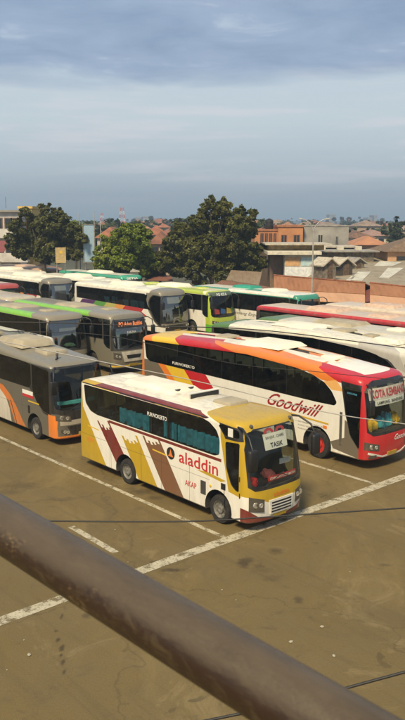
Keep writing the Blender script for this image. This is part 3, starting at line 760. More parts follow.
hd = front_patch(g, [(-1.05, 2.6), (1.05, 2.6), (1.05, 2.99), (-1.05, 2.99)], BLACK, 'header_board', root6, .008)
put_text('lettering', 'PO Adam Buddies', front_fn(g, -.8, 2.7, .02), mat('letter_led', (.85, .25, .08), .5, emis=.25), hd, width=1.65, height=.24, shear=.3, bold=.02)
front_patch(g, [(-.98, 1.95), (-.66, 1.95), (-.66, 2.42), (-.98, 2.42)], mat('tinsel_green', (.02, .25, .13), .7), 'sticker', root6, -.05)
put_text('lettering', 'KARUNIA', front_fn(g, -.3, 2.3, -.012), LETW, root6, width=.6, height=.12)
gv = front_patch(g, [(-.62, .72), (.62, .72), (.8, 1.3), (-.8, 1.3)], mat('grille_frame', (.55, .5, .4), .35), 'grille', root6, .03)
front_patch(g, [(-.42, .9), (.42, .9), (.5, 1.1), (-.5, 1.1)], BLACK, 'grille_slot', gv, .04)

# small cream minibus between them, words on its roof edge
gM = Geo(L=7.2, W=2.05, H=2.66, z0=.3, floor=.9, wheels=(1.5, 5.6), r=.38, roofR=.12, crown=.06, D=.35, ws=(1.3, 2.3), wsy=.1, front=[(.3, .1), (.6, 0), (1.2, .05), (2.4, .5), (2.8, .75)],
         bands=[[(.4, 2.3), (.45, 1.5), (5.5, 1.45), (5.5, 2.3)]], div=[1.8, 3.2, 4.4], doors=[[(5.65, 2.3), (5.65, 1.45), (6.4, 1.4), (6.2, 2.28)]], rear=[(0, .04), (1, 0), (2.8, .15)])
b4 = paint('cream_paint', CREAM, [], roofz=2.6)
root4, g = make_bus('small cream minibus with dark words on its roof, between the grey and green striped buses', gM, -41.4, 18.2, b4, name='minibus', lamps=[(.1, .75, .5, 1.0)], mirror=None)
put_text('lettering', 'DEBAROTT', lambda s_, t_: (3.4+s_, .02+t_, g.H+g.crown+.012), LETB, root4, width=2.1, height=.62, bold=.03)
put_text('lettering', 'R', lambda s_, t_: (6.05+s_, .1+t_, g.H+g.crown+.0), LETB, root4, width=.2, height=.5, bold=.03)

# ---- third row, arched front side window
gC = Geo(L=12.4, W=2.5, H=3.45, z0=.36, floor=1.3, wheels=(3., 11.2-1.55), r=.5, roofR=.22, crown=.09, D=.45, ws=(1.15, 2.98), wsy=.08,
         bands=[[(.6, 3.08), (.62, 2.25), (.8, 2.16), (10.35, 1.98), (10.75, 1.88), (10.35, 2.3), (10.2, 2.7), (10.35, 3.06)]], div=[2.5, 4.3, 6.1, 7.9, 9.2],
         doors=[[(10.75, 2.85), (10.55, 2.5), (10.75, 1.9), (11.25, 1.25), (11.7, .95), (11.86, .95), (11.86, 3.02), (11.1, 3.05)]])
RAIN = [((.09, .03, .13), 1.0, 3.6), ((.1, .3, .06), 3.0, 5.0), ((.45, .42, .12), 4.6, 6.4), ((.7, .28, .06), 6.0, 7.6), ((.4, .03, .03), 7.2, 9.6)]
FRG = (.2, .18, .135)
def arch_livery(key, roof, x=0., low=WHITE):
    L_ = [(roof, [zabove(3.2)])]
    for c, a, b in RAIN: L_.append((c, side([(a+.4, 2.12), (b+.4, 2.12), (b-.2, 1.56), (a-.3, 1.56)])))
    L_ += [((.4, .03, .03), side([(7.4, 1.86), (9.4, 1.8), (10.3, 1.45), (8.6, 1.4), (7.0, 1.5)])),
           (BLACKC, side([(.5, 3.12), (.5, 2.16), (10.4, 1.98), (10.2, 2.6), (10.4, 3.12)])),
           (FRG, side([(10.2, 3.2), (10.1, 2.5), (10.45, 1.85), (11.1, 1.15), (11.7, .8), (13, .7), (13, 3.2)])),
           (FRG, [xabove(10.9), zabove(3.1)]), (FRG, side([(10.5, 3.1), (11, 3.1), (11, 3.7), (10.9, 3.7)])),
           (BLACKC, side([(10.62, 2.85), (10.42, 2.5), (10.6, 1.9), (11.2, 1.15), (11.7, .88), (12, .88), (12, 3.08), (11.0, 3.1)])),
           (BLACKC, planes_yz([(-1.05, .5), (1.05, .5), (1.05, .95), (-1.05, .95)])+[xabove(12.0)]), (BLACKC, [xabove(12.0), zabove(1.05), zbelow(3.06)])]
    return paint(key, low, L_, rough=.36, dirt=.25, roofz=3.25, seams=(4.4, 5.8, 7.2, 8.6))
b8 = arch_livery('white_rainbow_paint', (.78, .74, .6))
root8, g = make_bus('white coach with rainbow sill stripe and arched grey cab, beside the lime coach', gC, -57.0, 35., b8, curtains=(BLUEC, [(4.4, 5.2, 2.0, 2.55), (5.5, 6.2, 2.0, 2.6), (7.0, 7.8, 2.0, 2.5), (8.0, 9.8, 2.0, 2.5)]),
    ac=[(6, 0, 2.6, 1.7, .2, GREYROOF)], hatches=[(9.3, .1, .8, .8, .08, GREYROOF)], wsglass=GL_MID, lamps=[(.05, .75, .5, 1.0)])
put_text('lettering', 'Muji Jaya', side_fn(g, 8.6, 1.05), LETB, root8, width=1.5, height=.26, shear=.4, bold=.02)
front_patch(g, [(-.75, 2.5), (.35, 2.5), (.35, 2.95), (-.75, 2.95)], LETW, 'route_sign', root8, -.03)
front_patch(g, [(-.9, 1.2), (1.0, 1.2), (1.0, 1.65), (-.9, 1.65)], mat('dash_grey', (.3, .28, .2), .7), 'dash_mat', root8, -.25)
b7 = arch_livery('white_rainbow_paint_two', (.82, .78, .62))
root7, g = make_bus('white coach with rainbow sill stripe and arched grey cab, leftmost of the two alike', gC, -71.6, 34.2, b7, curtains=(BLUEC, [(3, 4.1, 2.0, 2.55), (8.4, 9.0, 2.0, 2.5)]),
    ac=[(6, 0, 2.8, 1.9, .22, GREYROOF)], hatches=[(9.3, .1, .8, .8, .08, GREYROOF)], wsglass=GL_MID, lamps=[(.05, .75, .5, 1.0)])
front_patch(g, [(-.75, 2.5), (.35, 2.5), (.35, 2.9), (-.75, 2.9)], LETW, 'route_sign', root7, -.03)

# lime nosed coach
LIME = (.42, .52, .04); LIMG = (.1, .42, .02)
b10 = livery('lime_paint', WHITE, (.76, .74, .5), (LIME, 0, 11, .4), extra=[(LIME, [xabove(11.2)]), (LIMG, [xabove(11.2), zbelow(.95)]), (YEL, planes_yz([(-.3, .5), (1.1, .8), (1.1, 1.0), (-.3, .7)])+[xabove(11.2)]), ((.06, .1, .06), [xabove(11.3), zabove(3.0), zbelow(3.3)])])
root10, g = make_bus('white coach with a lime green and yellow nose, next to the arched grey cab', gS, -54.6, 37.9, b10, ac=[(6, 0, 2.6, 1.7, .2, GREYROOF)],
    hatches=[(9.3, .1, .8, .8, .08, mat('lime_hatch', (.5, .55, .1), .6)), (3, .1, .9, .9, .08, mat('lime_hatch', (.5, .55, .1), .6))], lamps=[(.1, .95, .6, 1.25)])
for i, (a, c) in enumerate([(-.9, (.5, .05, .05)), (-.3, (.05, .15, .45)), (.3, (.7, .5, .05)), (.8, (.1, .3, .1))]):
    front_patch(g, [(a, 1.7), (a+.5, 1.68), (a+.45, 2.0), (a+.05, 2.1)], mat('dash_patch_%d' % i, c, .7), 'dash_cloth', root10, -.1, n=2)
put_text('lettering', 'PO KITA', front_fn(g, -.5, 3.0, .0), LETW, root10, width=1., height=.2, bold=.02)

# far right coaches
TEALG = (.02, .26, .17)
b11 = livery('white_green_paint', (.78, .73, .64), (.78, .74, .62), (TEALG, 0, 4.5, .95), extra=[(TEALG, [xabove(11.1), zabove(2.75), zbelow(3.34)]), (TEALG, side([(0, 3.06), (12.5, 3.06), (12.5, 3.16), (0, 3.16)])), (TEALG, planes_xy([(5.8, -.9), (8.6, -.9), (8.2, -.2), (6.0, -.3)])+[zabove(3.3)])], z=3.12)
root11, g = make_bus('white coach with teal green roof ends and pale side lettering, before the awnings', gS, -48.4, 40.7, b11, ac=[(5, .2, 2.2, 1.3, .18, mat('teal_unit', (.03, .3, .2), .6)), (8.2, 0, 1.6, 1.5, .14, GREYROOF)], lamps=[(.1, .95, .6, 1.25)])
put_text('lettering', 'Sundang Express', side_fn(g, 4.7, 1.45), mat('letter_grey', (.2, .2, .17), .6), root11, width=3.6, height=.3, shear=.3, bold=.015)
b12 = livery('white_dark_red_paint', (.7, .66, .58), (.62, .47, .33), (RED, 0, 11.2, 1.08), extra=[((.3, .012, .02), side([(0, 3.05), (12.5, 3.05), (12.5, 3.24), (0, 3.24)]))], nose=WHITE)
root12, g = make_bus('coach with a dark red roof edge, first before the teal ended coach', gS, -34.6, 34.2, b12, ac=[(5, 0, 2.4, 1.7, .16, mat('pinkish_unit', (.6, .42, .3), .6)), (9, 0, 1.6, 1.5, .1, mat('pinkish_unit', (.6, .42, .3), .6))], lamps=[(.1, .95, .6, 1.25)])
put_text('sticker', 'BUDIMAN', lambda s, t: (7+s, -g.w+.004, 2.2+t), LETW, root12, width=1.4, height=.2, bold=.02)
DGREEN = (.07, .17, .03)
b13 = livery('tan_roof_dark_green_end_paint', (.4, .38, .32), (.6, .54, .4), extra=[(DGREEN, [xbelow(1.7), zabove(3.0)]), ((.75, .7, .6), side([(0, 3.05), (12.5, 3.05), (12.5, 3.18), (0, 3.18)], xabove(1.7)))])
root13, g = make_bus('tan roofed coach with green rear cap, second beyond the red nosed coach', gS, -30.2, 29.9, b13, ac=[(5, 0, 2.6, 1.7, .14, TANU)], hatches=[(8.4, .1, .9, .9, .08, GREYROOF)], lamps=[(.1, .95, .6, 1.25)])
b14 = paint('cream_roof_silver_paint', (.6, .57, .48), [((.76, .71, .56), [zabove(3.3)]), ((.5, .47, .4), side([(.5, 3.2), (9.5, 3.2), (9.5, 3.36), (.5, 3.36)])), (DGREEN, [xbelow(1.4), zabove(3.2)]),
      (DARKB, side([(0, 3.2), (0, 2.0), (11.6, 2.0), (11.4, 2.7), (10.9, 3.0), (9.8, 3.18)])), ((.46, .43, .37), side([(9.4, 3.5), (9.5, 3.18), (11.0, 2.94), (11.6, 3.0), (11.5, 3.3), (10.8, 3.45)])), ((.46, .43, .37), side([(11.0, 3.0), (11.36, 2.66), (11.9, 2.5), (11.6, 3.1)])),
      ((.46, .43, .37), side([(11.34, 2.7), (11.58, 2.2), (11.8, .4), (12.2, .4), (11.9, 2.6)])), (DARKB, side([(11.9, 3.0), (12.1, .9), (12.56, .9), (12.56, 3.0)]))], roofz=3.45, dirt=.35)
root14, g = make_bus('cream roofed coach with dark glass, right beyond the red nosed coach', gG, -29.9, 26.4, b14, curtains=(BLUEC, [(3.4, 3.8, 2.3, 2.9), (4.1, 4.6, 2.1, 2.8)]),
    ac=[(5.2, 0, 2.6, 1.7, .06, GREYROOF), (10.3, .1, 1.5, 1.5, .14, mat('roof_unit_white', (.72, .68, .55), .6))], hatches=[(7.6, .1, .9, .9, .06, TANU), (9.1, .1, .6, .6, .05, TANU)], lamps=[(.1, .95, .6, 1.25)])
b21 = livery('beige_paint', (.6, .52, .4), (.66, .54, .4)); 
root21, g = make_bus('beige roofed coach between the dark red edged coach and the awnings', gS, -32.5, 38.1, b21, ac=[(4, 0, 2.4, 1.7, .15, mat('pinkish_unit', (.6, .42, .3), .6))], lamps=[(.1, .95, .6, 1.25)])

# middle rows left
b15b = livery('red_corner_paint', (.5, .42, .34), (.6, .52, .4), extra=[((.4, .05, .04), [xabove(10.6), zabove(3.0)])])
make_bus('beige coach with red front roof corner at the left edge of the middle rows', gS, -70.3, 28.6, b15b, ac=[(6, 0, 2.6, 1.7, .15, TANU)], lamps=None)
make_bus('tan roofed coach right behind the one with the orange lettered board', gS, -60.2, 24.6, livery('tan_four_paint', CHAMP, (.5, .43, .31)), ac=[(6, 0, 2.6, 1.7, .08, TANU)], lamps=None)
b17 = livery('cream_two_paint', WHITE, (.82, .77, .62))
make_bus('cream roofed coach behind the leftmost arched cab coach', gS, -68.8, 37.9, b17, ac=[(6, 0, 2.6, 1.7, .2, GREYROOF)], hatches=[(9.5, 0, .9, .9, .08, GREYROOF)], lamps=None)
make_bus('cream roofed coach at the far left edge, second row from the trees', gS, -82.5, 38.2, livery('cream_three_paint', WHITE, (.78, .72, .6)), ac=[(6, 0, 2.6, 1.7, .2, GREYROOF)], lamps=None)
make_bus('pinkish roofed coach at the far left, nearest the leftmost trees', gS, -86.5, 42.0, livery('pink_roof_paint', (.6, .5, .4), (.6, .4, .28)), ac=[(6, 0, 2.6, 1.7, .12, mat('pinkish_unit', (.6, .42, .3), .6))], lamps=None)
b9 = livery('white_teal_paint', WHITE, (.76, .73, .6), (TEALG, 0, 12.5, .9), extra=[((.03, .36, .22), [xabove(10.9), zabove(3.0)]), ((.03, .36, .22), side([(0, 3.05), (12.5, 3.05), (12.5, 3.3), (0, 3.3)]))])
root9, g = make_bus('white coach edged in teal green, in front of the bright green tree', gS, -72.0, 42.4, b9, ac=[(6, .1, 2.8, 1.5, .16, GREYROOF)], lamps=None)
put_text('lettering', 'SETIA', front_fn(g, -.7, 3.0, .01), LETW, root9, width=1.3, height=.2, bold=.03)

#BG
# ================================================================== ground
def asphalt():
    m = bpy.data.materials.new('asphalt'); t = nt(m); c = coord(t)
    n1 = noise_(t, c, .12, 5, .6); n2 = noise_(t, c, .9, 6, .65); n3 = noise_(t, c, 22, 3, .7); n4 = noise_(t, scaled(t, c, (1, .35, 1)), .35, 5, .7, .6)
    col = mix_(t, ramp_(t, n1, .3, .7), (.136, .098, .038), (.19, .138, .056))
    col = mix_(t, ramp_(t, n2, .3, .75, 0, .6), col, (.155, .106, .034))
    col = mix_(t, ramp_(t, n4, .52, .7, 0, .5), col, (.27, .195, .078))
    col = mix_(t, ramp_(t, n3, .35, .8, 0, .3), col, (.06, .046, .026))
    # tyre scuffs along the bays, resurfaced patches, coarse aggregate
    mp0 = t.nodes.new('ShaderNodeMapping'); mp0.inputs['Rotation'].default_value = (0, 0, -TH); link(t, c, mp0.inputs[0])
    mp = t.nodes.new('ShaderNodeMapping'); mp.inputs['Scale'].default_value = (.1, 1.5, 1); link(t, mp0.outputs[0], mp.inputs[0])
    ns = noise_(t, mp.outputs[0], 1.3, 5, .65, .8); col = mix_(t, ramp_(t, ns, .54, .72, 0, .45), col, (.085, .06, .028))
    vp = t.nodes.new('ShaderNodeTexVoronoi'); vp.inputs['Scale'].default_value = .11; vp.distance = 'CHEBYCHEV'; link(t, c, vp.inputs['Vector'])
    bw = t.nodes.new('ShaderNodeRGBToBW'); link(t, vp.outputs['Color'], bw.inputs[0]); col = mix_(t, ramp_(t, bw.outputs[0], .3, .8, 0, .3), col, (.1, .078, .045))
    agg = noise_(t, c, 60, 2, .6); col = mix_(t, ramp_(t, agg, .58, .75, 0, .4), col, (.3, .24, .15)); col = mix_(t, ramp_(t, agg, .42, .28, 0, .35), col, (.05, .036, .02))
    blot = noise_(t, c, 1.7, 7, .72, .5); col = mix_(t, ramp_(t, blot, .58, .74, 0, .6), col, (.07, .05, .026))
    b2 = noise_(t, c, .45, 8, .75, 1.2); col = mix_(t, ramp_(t, b2, .55, .64, 0, .35), col, (.1, .075, .04)); col = mix_(t, ramp_(t, b2, .42, .34, 0, .3), col, (.29, .22, .11))
    # cracks
    w = t.nodes.new('ShaderNodeTexVoronoi'); w.feature = 'DISTANCE_TO_EDGE'; w.inputs['Scale'].default_value = .16
    ws = t.nodes.new('ShaderNodeTexNoise'); ws.inputs['Scale'].default_value = .9; ws.inputs['Detail'].default_value = 5; link(t, c, ws.inputs['Vector'])
    va = t.nodes.new('ShaderNodeVectorMath'); va.operation = 'MULTIPLY_ADD'; link(t, ws.outputs['Color'], va.inputs[0]); va.inputs[1].default_value = (2, 2, 0); link(t, c, va.inputs[2]); link(t, va.outputs[0], w.inputs['Vector'])
    col = mix_(t, ramp_(t, w.outputs[0], .0, .006, .35, 0), col, (.05, .038, .022))
    # oil drips and dark spots where buses have stood
    vs = t.nodes.new('ShaderNodeTexVoronoi'); vs.inputs['Scale'].default_value = 1.1; link(t, va.outputs[0], vs.inputs['Vector'])
    spots = math_(t, 'MULTIPLY', ramp_(t, vs.outputs['Distance'], .1, .16, 1, 0), ramp_(t, noise_(t, c, .3, 2), .5, .6))
    col = mix_(t, math_(t, 'MULTIPLY', spots, .5), col, (.045, .034, .02))
    sep = t.nodes.new('ShaderNodeTexNoise'); sep.inputs['Scale'].default_value = 6; sep.inputs['Detail'].default_value = 8; sep.inputs['Roughness'].default_value = .7; link(t, c, sep.inputs['Vector'])
    for px, py, rx, ry, k in STAINS:
        p = atZ(px, py, 0)
        d = t.nodes.new('ShaderNodeVectorMath'); d.operation = 'SUBTRACT'; link(t, c, d.inputs[0]); d.inputs[1].default_value = p
        s = scaled(t, d.outputs[0], (1/rx, 1/ry, 0))
        l = t.nodes.new('ShaderNodeVectorMath'); l.operation = 'LENGTH'; link(t, s, l.inputs[0])
        f = ramp_(t, math_(t, 'ADD', l.outputs['Value'], math_(t, 'MULTIPLY', sep.outputs[0], 2.2)), 1.5, 2.3, k, 0)
        col = mix_(t, f, col, (.05, .036, .02))
    finish(t, col, ramp_(t, n2, .3, .8, .75, .95), bump=n3, bumpd=.012, spec=.25)
    return m
STAINS = [(158, 562, .22, .12, .75), (172, 570, .3, .12, .8), (243, 563, .16, .3, .75), (249, 560, .14, .25, .6), (276, 551, .2, .2, .6), (262, 570, .3, .2, .3), (272, 578, .3, .2, .3), (298, 600, .12, .2, .6),
          (20, 486, .8, .35, .4), (10, 492, .5, .3, .4), (62, 616, .04, .16, .7), (58, 640, .05, .1, .8), (62, 648, .06, .14, .8), (63, 662, .05, .12, .8), (56, 631, .05, .06, .7), (64, 672, .04, .1, .7), (61, 655, .04, .06, .8), (86, 616, .1, .14, .6),
          (140, 492, .5, .3, .5), (155, 498, .3, .2, .5), (259, 566, .2, .12, .4), (385, 565, .2, .1, .4), (30, 560, .1, .08, .5)]
m = MB(); m.v = [(-2500, -200, 0), (2500, -200, 0), (2500, 3500, 0), (-2500, 3500, 0)]; m.f = [(0, 1, 2, 3)]
EARTH = mat('earth', (.1, .1, .06), .95, var=.3, scale=.02)
o = m.obj('ground', EARTH); tag(o, kind='structure'); o.location.z = -.02
yard = MB(); c4 = [uv(-110, -40), uv(15, -40), uv(15, 52), uv(-110, 52)]
yard.add([tuple(p) for p in c4], [(0, 1, 2, 3)]); o = yard.obj('parking_yard', asphalt()); tag(o, kind='structure')
def linemat():
    m = bpy.data.materials.new('worn_line_paint'); t = nt(m); c = coord(t)
    n = noise_(t, c, 3.2, 6, .75); n2 = noise_(t, c, 18, 3, .7)
    col = mix_(t, ramp_(t, n, .3, .7), (.5, .45, .32), (.36, .31, .21))
    b = finish(t, col, .8, spec=.3)
    a = math_(t, 'MULTIPLY', ramp_(t, n, .62, .5, .1, 1), ramp_(t, n2, .68, .55, .3, 1))
    link(t, a, b.inputs['Alpha']); return m
LM = linemat()
def strip(u0, v0, u1, v1, w, z=.004):
    a, b = uv(u0, v0), uv(u1, v1); d = (b-a).normalized(); n = Vector((-d.y, d.x, 0))*w/2
    m = MB(); k = 24; rr = random.Random(int(u0*10+v0*7))
    for i in range(k+1):
        p = a+(b-a)*i/k; e = (rr.random()-.5)*.02
        m.v += [tuple(p+n*(1+e*4)), tuple(p-n*(1-e*4))]
    for v_ in range(len(m.v)): m.v[v_] = (m.v[v_][0], m.v[v_][1], z)
    for i in range(k): m.f.append((2*i, 2*i+1, 2*i+3, 2*i+2))
    o = m.obj('road_marking', LM); return tag(o, kind='structure')
strip(-14.8, -6, -14.8, 45, .36, .008)
strip(-18.4, 11.0, -16.1, 10.95, .2)
for v in (13.77, 20.5, 27.2, 33.9): strip(-29, v, -15., v, .16 if v < 28 else .16)

def litter_():
    spots = [(24, 640), (27, 589), (41, 574), (46, 560), (291, 642), (321, 641), (322, 627), (311, 631), (334, 656), (349, 657), (350, 572), (282, 598), (29, 655), (33, 662), (7, 670), (57, 679), (128, 562), (330, 665), (222, 590), (95, 552), (236, 600), (376, 520), (115, 530)]
    mt = mat('litter_paper', (.42, .38, .28), .8, var=.2, scale=8)
    proto = None
    for i, (x, y) in enumerate(spots[::2]):
        p = atZ(x, y, .01)
        if proto is None:
            proto = crumple('litter', 'small pale scrap of litter lying on the asphalt', 'litter', p, .045, .032, .02, mt, 4, 'scraps of litter on the yard'); o = proto
        else:
            o = proto.copy(); COL.objects.link(o)
        o.location = p; o.rotation_euler = (0, 0, rnd.random()*6); k = .35+rnd.random()**2*.9
        if i == 2: k = 1.1
        o.scale = (k, k, k)
litter_()

# ================================================================== handrail in front of the lens (an old painted steel pipe)
def railmat():
    m = bpy.data.materials.new('rusty_brown_pipe'); t = nt(m); c = coord(t)
    sep = t.nodes.new('ShaderNodeSeparateXYZ'); link(t, c, sep.inputs[0])
    n = noise_(t, scaled(t, c, (1, 1, .5)), 70, 7, .7, .6); n2 = noise_(t, scaled(t, c, (1, 1, .6)), 260, 5, .75); n3 = noise_(t, scaled(t, c, (1, 1, .3)), 34, 5, .65)
    col = mix_(t, ramp_(t, n3, .3, .7), (.062, .042, .02), (.105, .074, .038))
    edge = math_(t, 'ADD', sep.outputs[1], math_(t, 'MULTIPLY', math_(t, 'SUBTRACT', n3, .5), .05)); face = ramp_(t, edge, -.021, -.009)
    f = math_(t, 'MULTIPLY', ramp_(t, n, .36, .5, .35, 1), face)
    col = mix_(t, f, col, (.03, .015, .008))
    worn = ramp_(t, noise_(t, scaled(t, c, (1, 1, .5)), 14, 3, .5), .45, .55)
    f2 = math_(t, 'MULTIPLY', math_(t, 'MULTIPLY', ramp_(t, n2, .48, .6), ramp_(t, n, .47, .55)), math_(t, 'MULTIPLY', face, worn))
    col = mix_(t, f2, col, (.4, .25, .1))
    col = mix_(t, ramp_(t, n2, .66, .72, 0, .8), col, (.02, .012, .008))
    finish(t, col, ramp_(t, n2, .3, .7, .28, .55), spec=.6, bump=n2, bumpd=.0008)
    return m
def campt(x, y, d): return O3+ray(x, y)*d
A, B = campt(-8, 518.5, .93), campt(262, 683, .655)
D_ = (B-A); A2 = A-D_*1.4; B2 = B+D_*1.1
o = MB().lathe([(i*.1, .03) for i in range(int((B2-A2).length/.1)+1)], 40, 'z').obj('handrail', railmat(), smooth=60)
o.location = A2
zq = (B2-A2).normalized(); yq = (Vector((0, 0, -1))-zq*Vector((0, 0, -1)).dot(zq)).normalized(); xq = yq.cross(zq)
o.rotation_euler = Matrix((xq, yq, zq)).transposed().to_euler()
tag(o, 'worn brown steel pipe with rust patches crossing close in front of the yard', 'handrail')

# ================================================================== cables strung across
def cable(label, pts, r, material, sag=0.):
    P = [atY(*p) for p in pts]
    d0 = P[0]+(P[0]-P[1])*1.2; d1 = P[-1]+(P[-1]-P[-2])*1.2
    P = [d0]+P+[d1]; Q = []
    for i in range(len(P)-1):
        p0, p1, p2, p3 = P[max(i-1, 0)], P[i], P[i+1], P[min(i+2, len(P)-1)]
        for k in range(8):
            s = k/8; Q.append(.5*((2*p1)+(p2-p0)*s+(2*p0-5*p1+4*p2-p3)*s*s+(3*p1-p0-3*p2+p3)*s**3))
    o = MB().tube(Q, r, 6).obj('overhead_cable', material, smooth=80); return tag(o, label, 'cable', 'cables strung across the yard')
CB = mat('cable_black', (.02, .018, .016), .6); CW = mat('cable_pale', (.4, .38, .34), .6)
cable('thin black cable crossing below the wheels of the gold nosed bus', [(0, 520, 7), (100, 521.5, 7), (200, 521, 7), (297, 515, 7), (405, 508, 7)], .007, CB)
cable('thick black cable rising behind the handrail, nearest the bottom edge', [(205, 721, 4.2), (300, 701, 4.2), (350, 687, 4.2), (405, 672, 4.2)], .0085, CB)
cable('black cable crossing in front of the green striped coach windscreens', [(0, 322, 12), (60, 323, 12), (145, 326, 12), (260, 330, 12), (405, 348, 12)], .008, CB)
cable('black cable crossing the dark windows of the red nosed coach', [(0, 331, 14), (110, 336, 14), (230, 363, 14), (320, 372, 14), (405, 381, 14)], .006, CB)
cable('pale cable slanting down across the buses to the red nosed coach', [(0, 341, 10), (78, 357, 10), (200, 382, 10), (325, 412, 10), (405, 424, 10)], .0065, CW)

# ================================================================== far side of the yard
CONC = mat('concrete', (.34, .31, .26), .85, var=.25, scale=1.5); PLASTER = mat('cream_plaster', (.55, .5, .4), .85, var=.15, scale=1.2)
TERRA = mat('terracotta_sheet', (.42, .19, .09), .75, var=.12, scale=.8); TERRA2 = mat('terracotta_tiles', (.3, .11, .055), .85, var=.3, scale=2.5)
DARKW = mat('window_dark', (.03, .035, .04), .25); RUST = mat('rusty_sheet', (.2, .11, .065), .85, var=.35, scale=2)
WOODM = mat('wood_brown', (.14, .09, .055), .85, var=.3, scale=5)
def corrug(key, c1, c2, per=.18, axis=0, sc=2.):
    if key in _M: return _M[key]
    m = bpy.data.materials.new(key); t = nt(m); c = coord(t)
    sep = t.nodes.new('ShaderNodeSeparateXYZ'); link(t, c, sep.inputs[0])
    w = math_(t, 'SINE', math_(t, 'MULTIPLY', sep.outputs[axis], 2*math.pi/per))
    n = noise_(t, c, sc*.35, 6, .7); n2 = noise_(t, scaled(t, c, (3, .4, 1)), sc, 4, .6)
    col = mix_(t, ramp_(t, n, .35, .7), c1, c2); col = mix_(t, ramp_(t, n2, .5, .75, 0, .6), col, tuple(q*.45 for q in c1))
    finish(t, col, .8, bump=w, bumpd=.02); _M[key] = m; return m
def panel(name, corners, th, material, parent=None, seg=1):
    """a thin solid sheet through four world points"""
    a, b, c, d = [Vector(p) for p in corners]; n = (b-a).cross(d-a).normalized()*th
    if n.z < 0: n = -n
    m = MB(); m.add([a, b, c, d, a-n, b-n, c-n, d-n], [(0,1,2,3),(7,6,5,4),(0,4,5,1),(1,5,6,2),(2,6,7,3),(3,7,4,0)])
    return m.obj(name, material, parent)
def posts(root, pts, ztop, r=.07, material=None):
    for p in pts:
        MB().lathe([(0, r), (ztop, r)], 8, 'z', (p[0], p[1], 0)).obj('post', material or STEEL, root)
def awning(label, x0, x1, vs, ys0, ys1):
    """terracotta sheet roof: ridge, break line, eave; ys at left/right end"""
    root = thing('awning', label, 'awning')
    rows = []
    for (v, y0, y1) in zip(vs, ys0, ys1): rows.append((atV(x0, y0, v), atV(x1, y1, v)))
    mA = corrug('terracotta_shaded', (.27, .115, .05), (.33, .15, .068), .3, 0, 1.2); mB = corrug('terracotta_lit', (.5, .27, .145), (.56, .32, .18), .3, 0, .3)  # one terracotta in two tones: slope shading put into the sheet colours
    panel('upper_sheet', (rows[0][0], rows[0][1], rows[1][1], rows[1][0]), .04, mA, root)
    panel('lower_sheet', (rows[1][0]-Vector((0,0,.03)), rows[1][1]-Vector((0,0,.03)), rows[2][1], rows[2][0]), .04, mB, root)
    (a, b), (c, d) = rows[0], rows[2]
    back = V*3.5
    panel('rear_sheet', (a, b, b+back-Vector((0, 0, 1.2)), a+back-Vector((0, 0, 1.2))), .04, mA, root)
    MB().tube([a+Vector((0, 0, .03)), b+Vector((0, 0, .03))], .07, 6).obj('ridge_cap', TERRA2, root)
    n = 5
    for i in range(n):
        p = c.lerp(d, (i+.5)/n)+V*.3
        MB().lathe([(0, .06), (p.z-.02, .06)], 8, 'z', (p.x, p.y, 0)).obj('post', STEEL, root)
    return root
awning('long terracotta sheet awning left of the dark roof gap, behind the lamp post foot', 274, 365, (46.8, 45.4, 43.6), (275.5, 289, 300), (283, 294, 303))
awning('terracotta sheet awning at the right edge, right of the dark roof gap', 370, 470, (46.6, 45.2, 43.4), (283, 294.5, 304), (294, 303, 314))
# maroon valley between them
root = thing('awning', 'small dark red roof filling the gap between the terracotta awnings', 'awning')
panel('sheet', (atV(367, 286, 48.5), atV(381, 285, 48.5), atV(372, 301, 44.2), atV(352, 303, 44.2)), .04, mat('maroon_sheet', (.2, .06, .045), .8), root)
posts(root, [atV(366, 300, 45), atV(374, 300, 45)], 2.4)
# rubble strip of low roofs in front of the awnings
mr = corrug('debris_sheet', (.4, .34, .25), (.2, .15, .1), .25, 0, 5)
root = thing('lean_to', 'low weathered sheet lean-to roof along the front of the awnings', 'lean-to')
panel('sheet', (atV(340, 303, 43.3), atV(440, 311, 43.3), atV(440, 318, 41.6), atV(325, 308, 41.6)), .04, mr, root)
posts(root, [atV(345, 306, 42.5), atV(400, 311, 42.5)], 2.0)

# warehouse
root = thing('warehouse', 'wide low warehouse with patched grey brown sheet roof and pale skylights', 'warehouse')
wr = corrug('warehouse_roof', (.25, .2, .13), (.33, .28, .19), .4, 0, 1.2)
a, b, c, d = atV(298, 283, 48.3), atV(440, 292, 48.3), atV(440, 250, 70), atV(337, 258, 70)
wn = (b-a).cross(d-a).normalized()
def onroof(x, y, lift=0.): r_ = ray(x, y); return O3+r_*((a-O3).dot(wn)/r_.dot(wn))+wn*lift*(1 if wn.z > 0 else -1)
c = onroof(440, 250)
panel('roof', (a, b, c, d), .08, wr, root)
for k, q in enumerate([((358, 272), (371, 272), (362, 281), (349, 280)), ((380, 261), (402, 262.5), (393, 266), (374, 266)), ((388, 268), (404, 268), (389, 278.5), (379, 278)), ((352, 276), (357, 276), (350, 281), (345, 281))]):
    ps = [onroof(x, y, .03) for x, y in q]
    panel('skylight', ps, .02, mat('skylight_sheet', (.62, .58, .46), .6, var=.2, scale=1.5), root)
wl = MB()
for p, q in ((a, b), (b, c), (c, d), (d, a)):
    wl.add([p-Vector((0,0,.12)), q-Vector((0,0,.12)), (q.x, q.y, 0), (p.x, p.y, 0)], [(0, 1, 2, 3)])
wl.obj('wall', CONC, root)

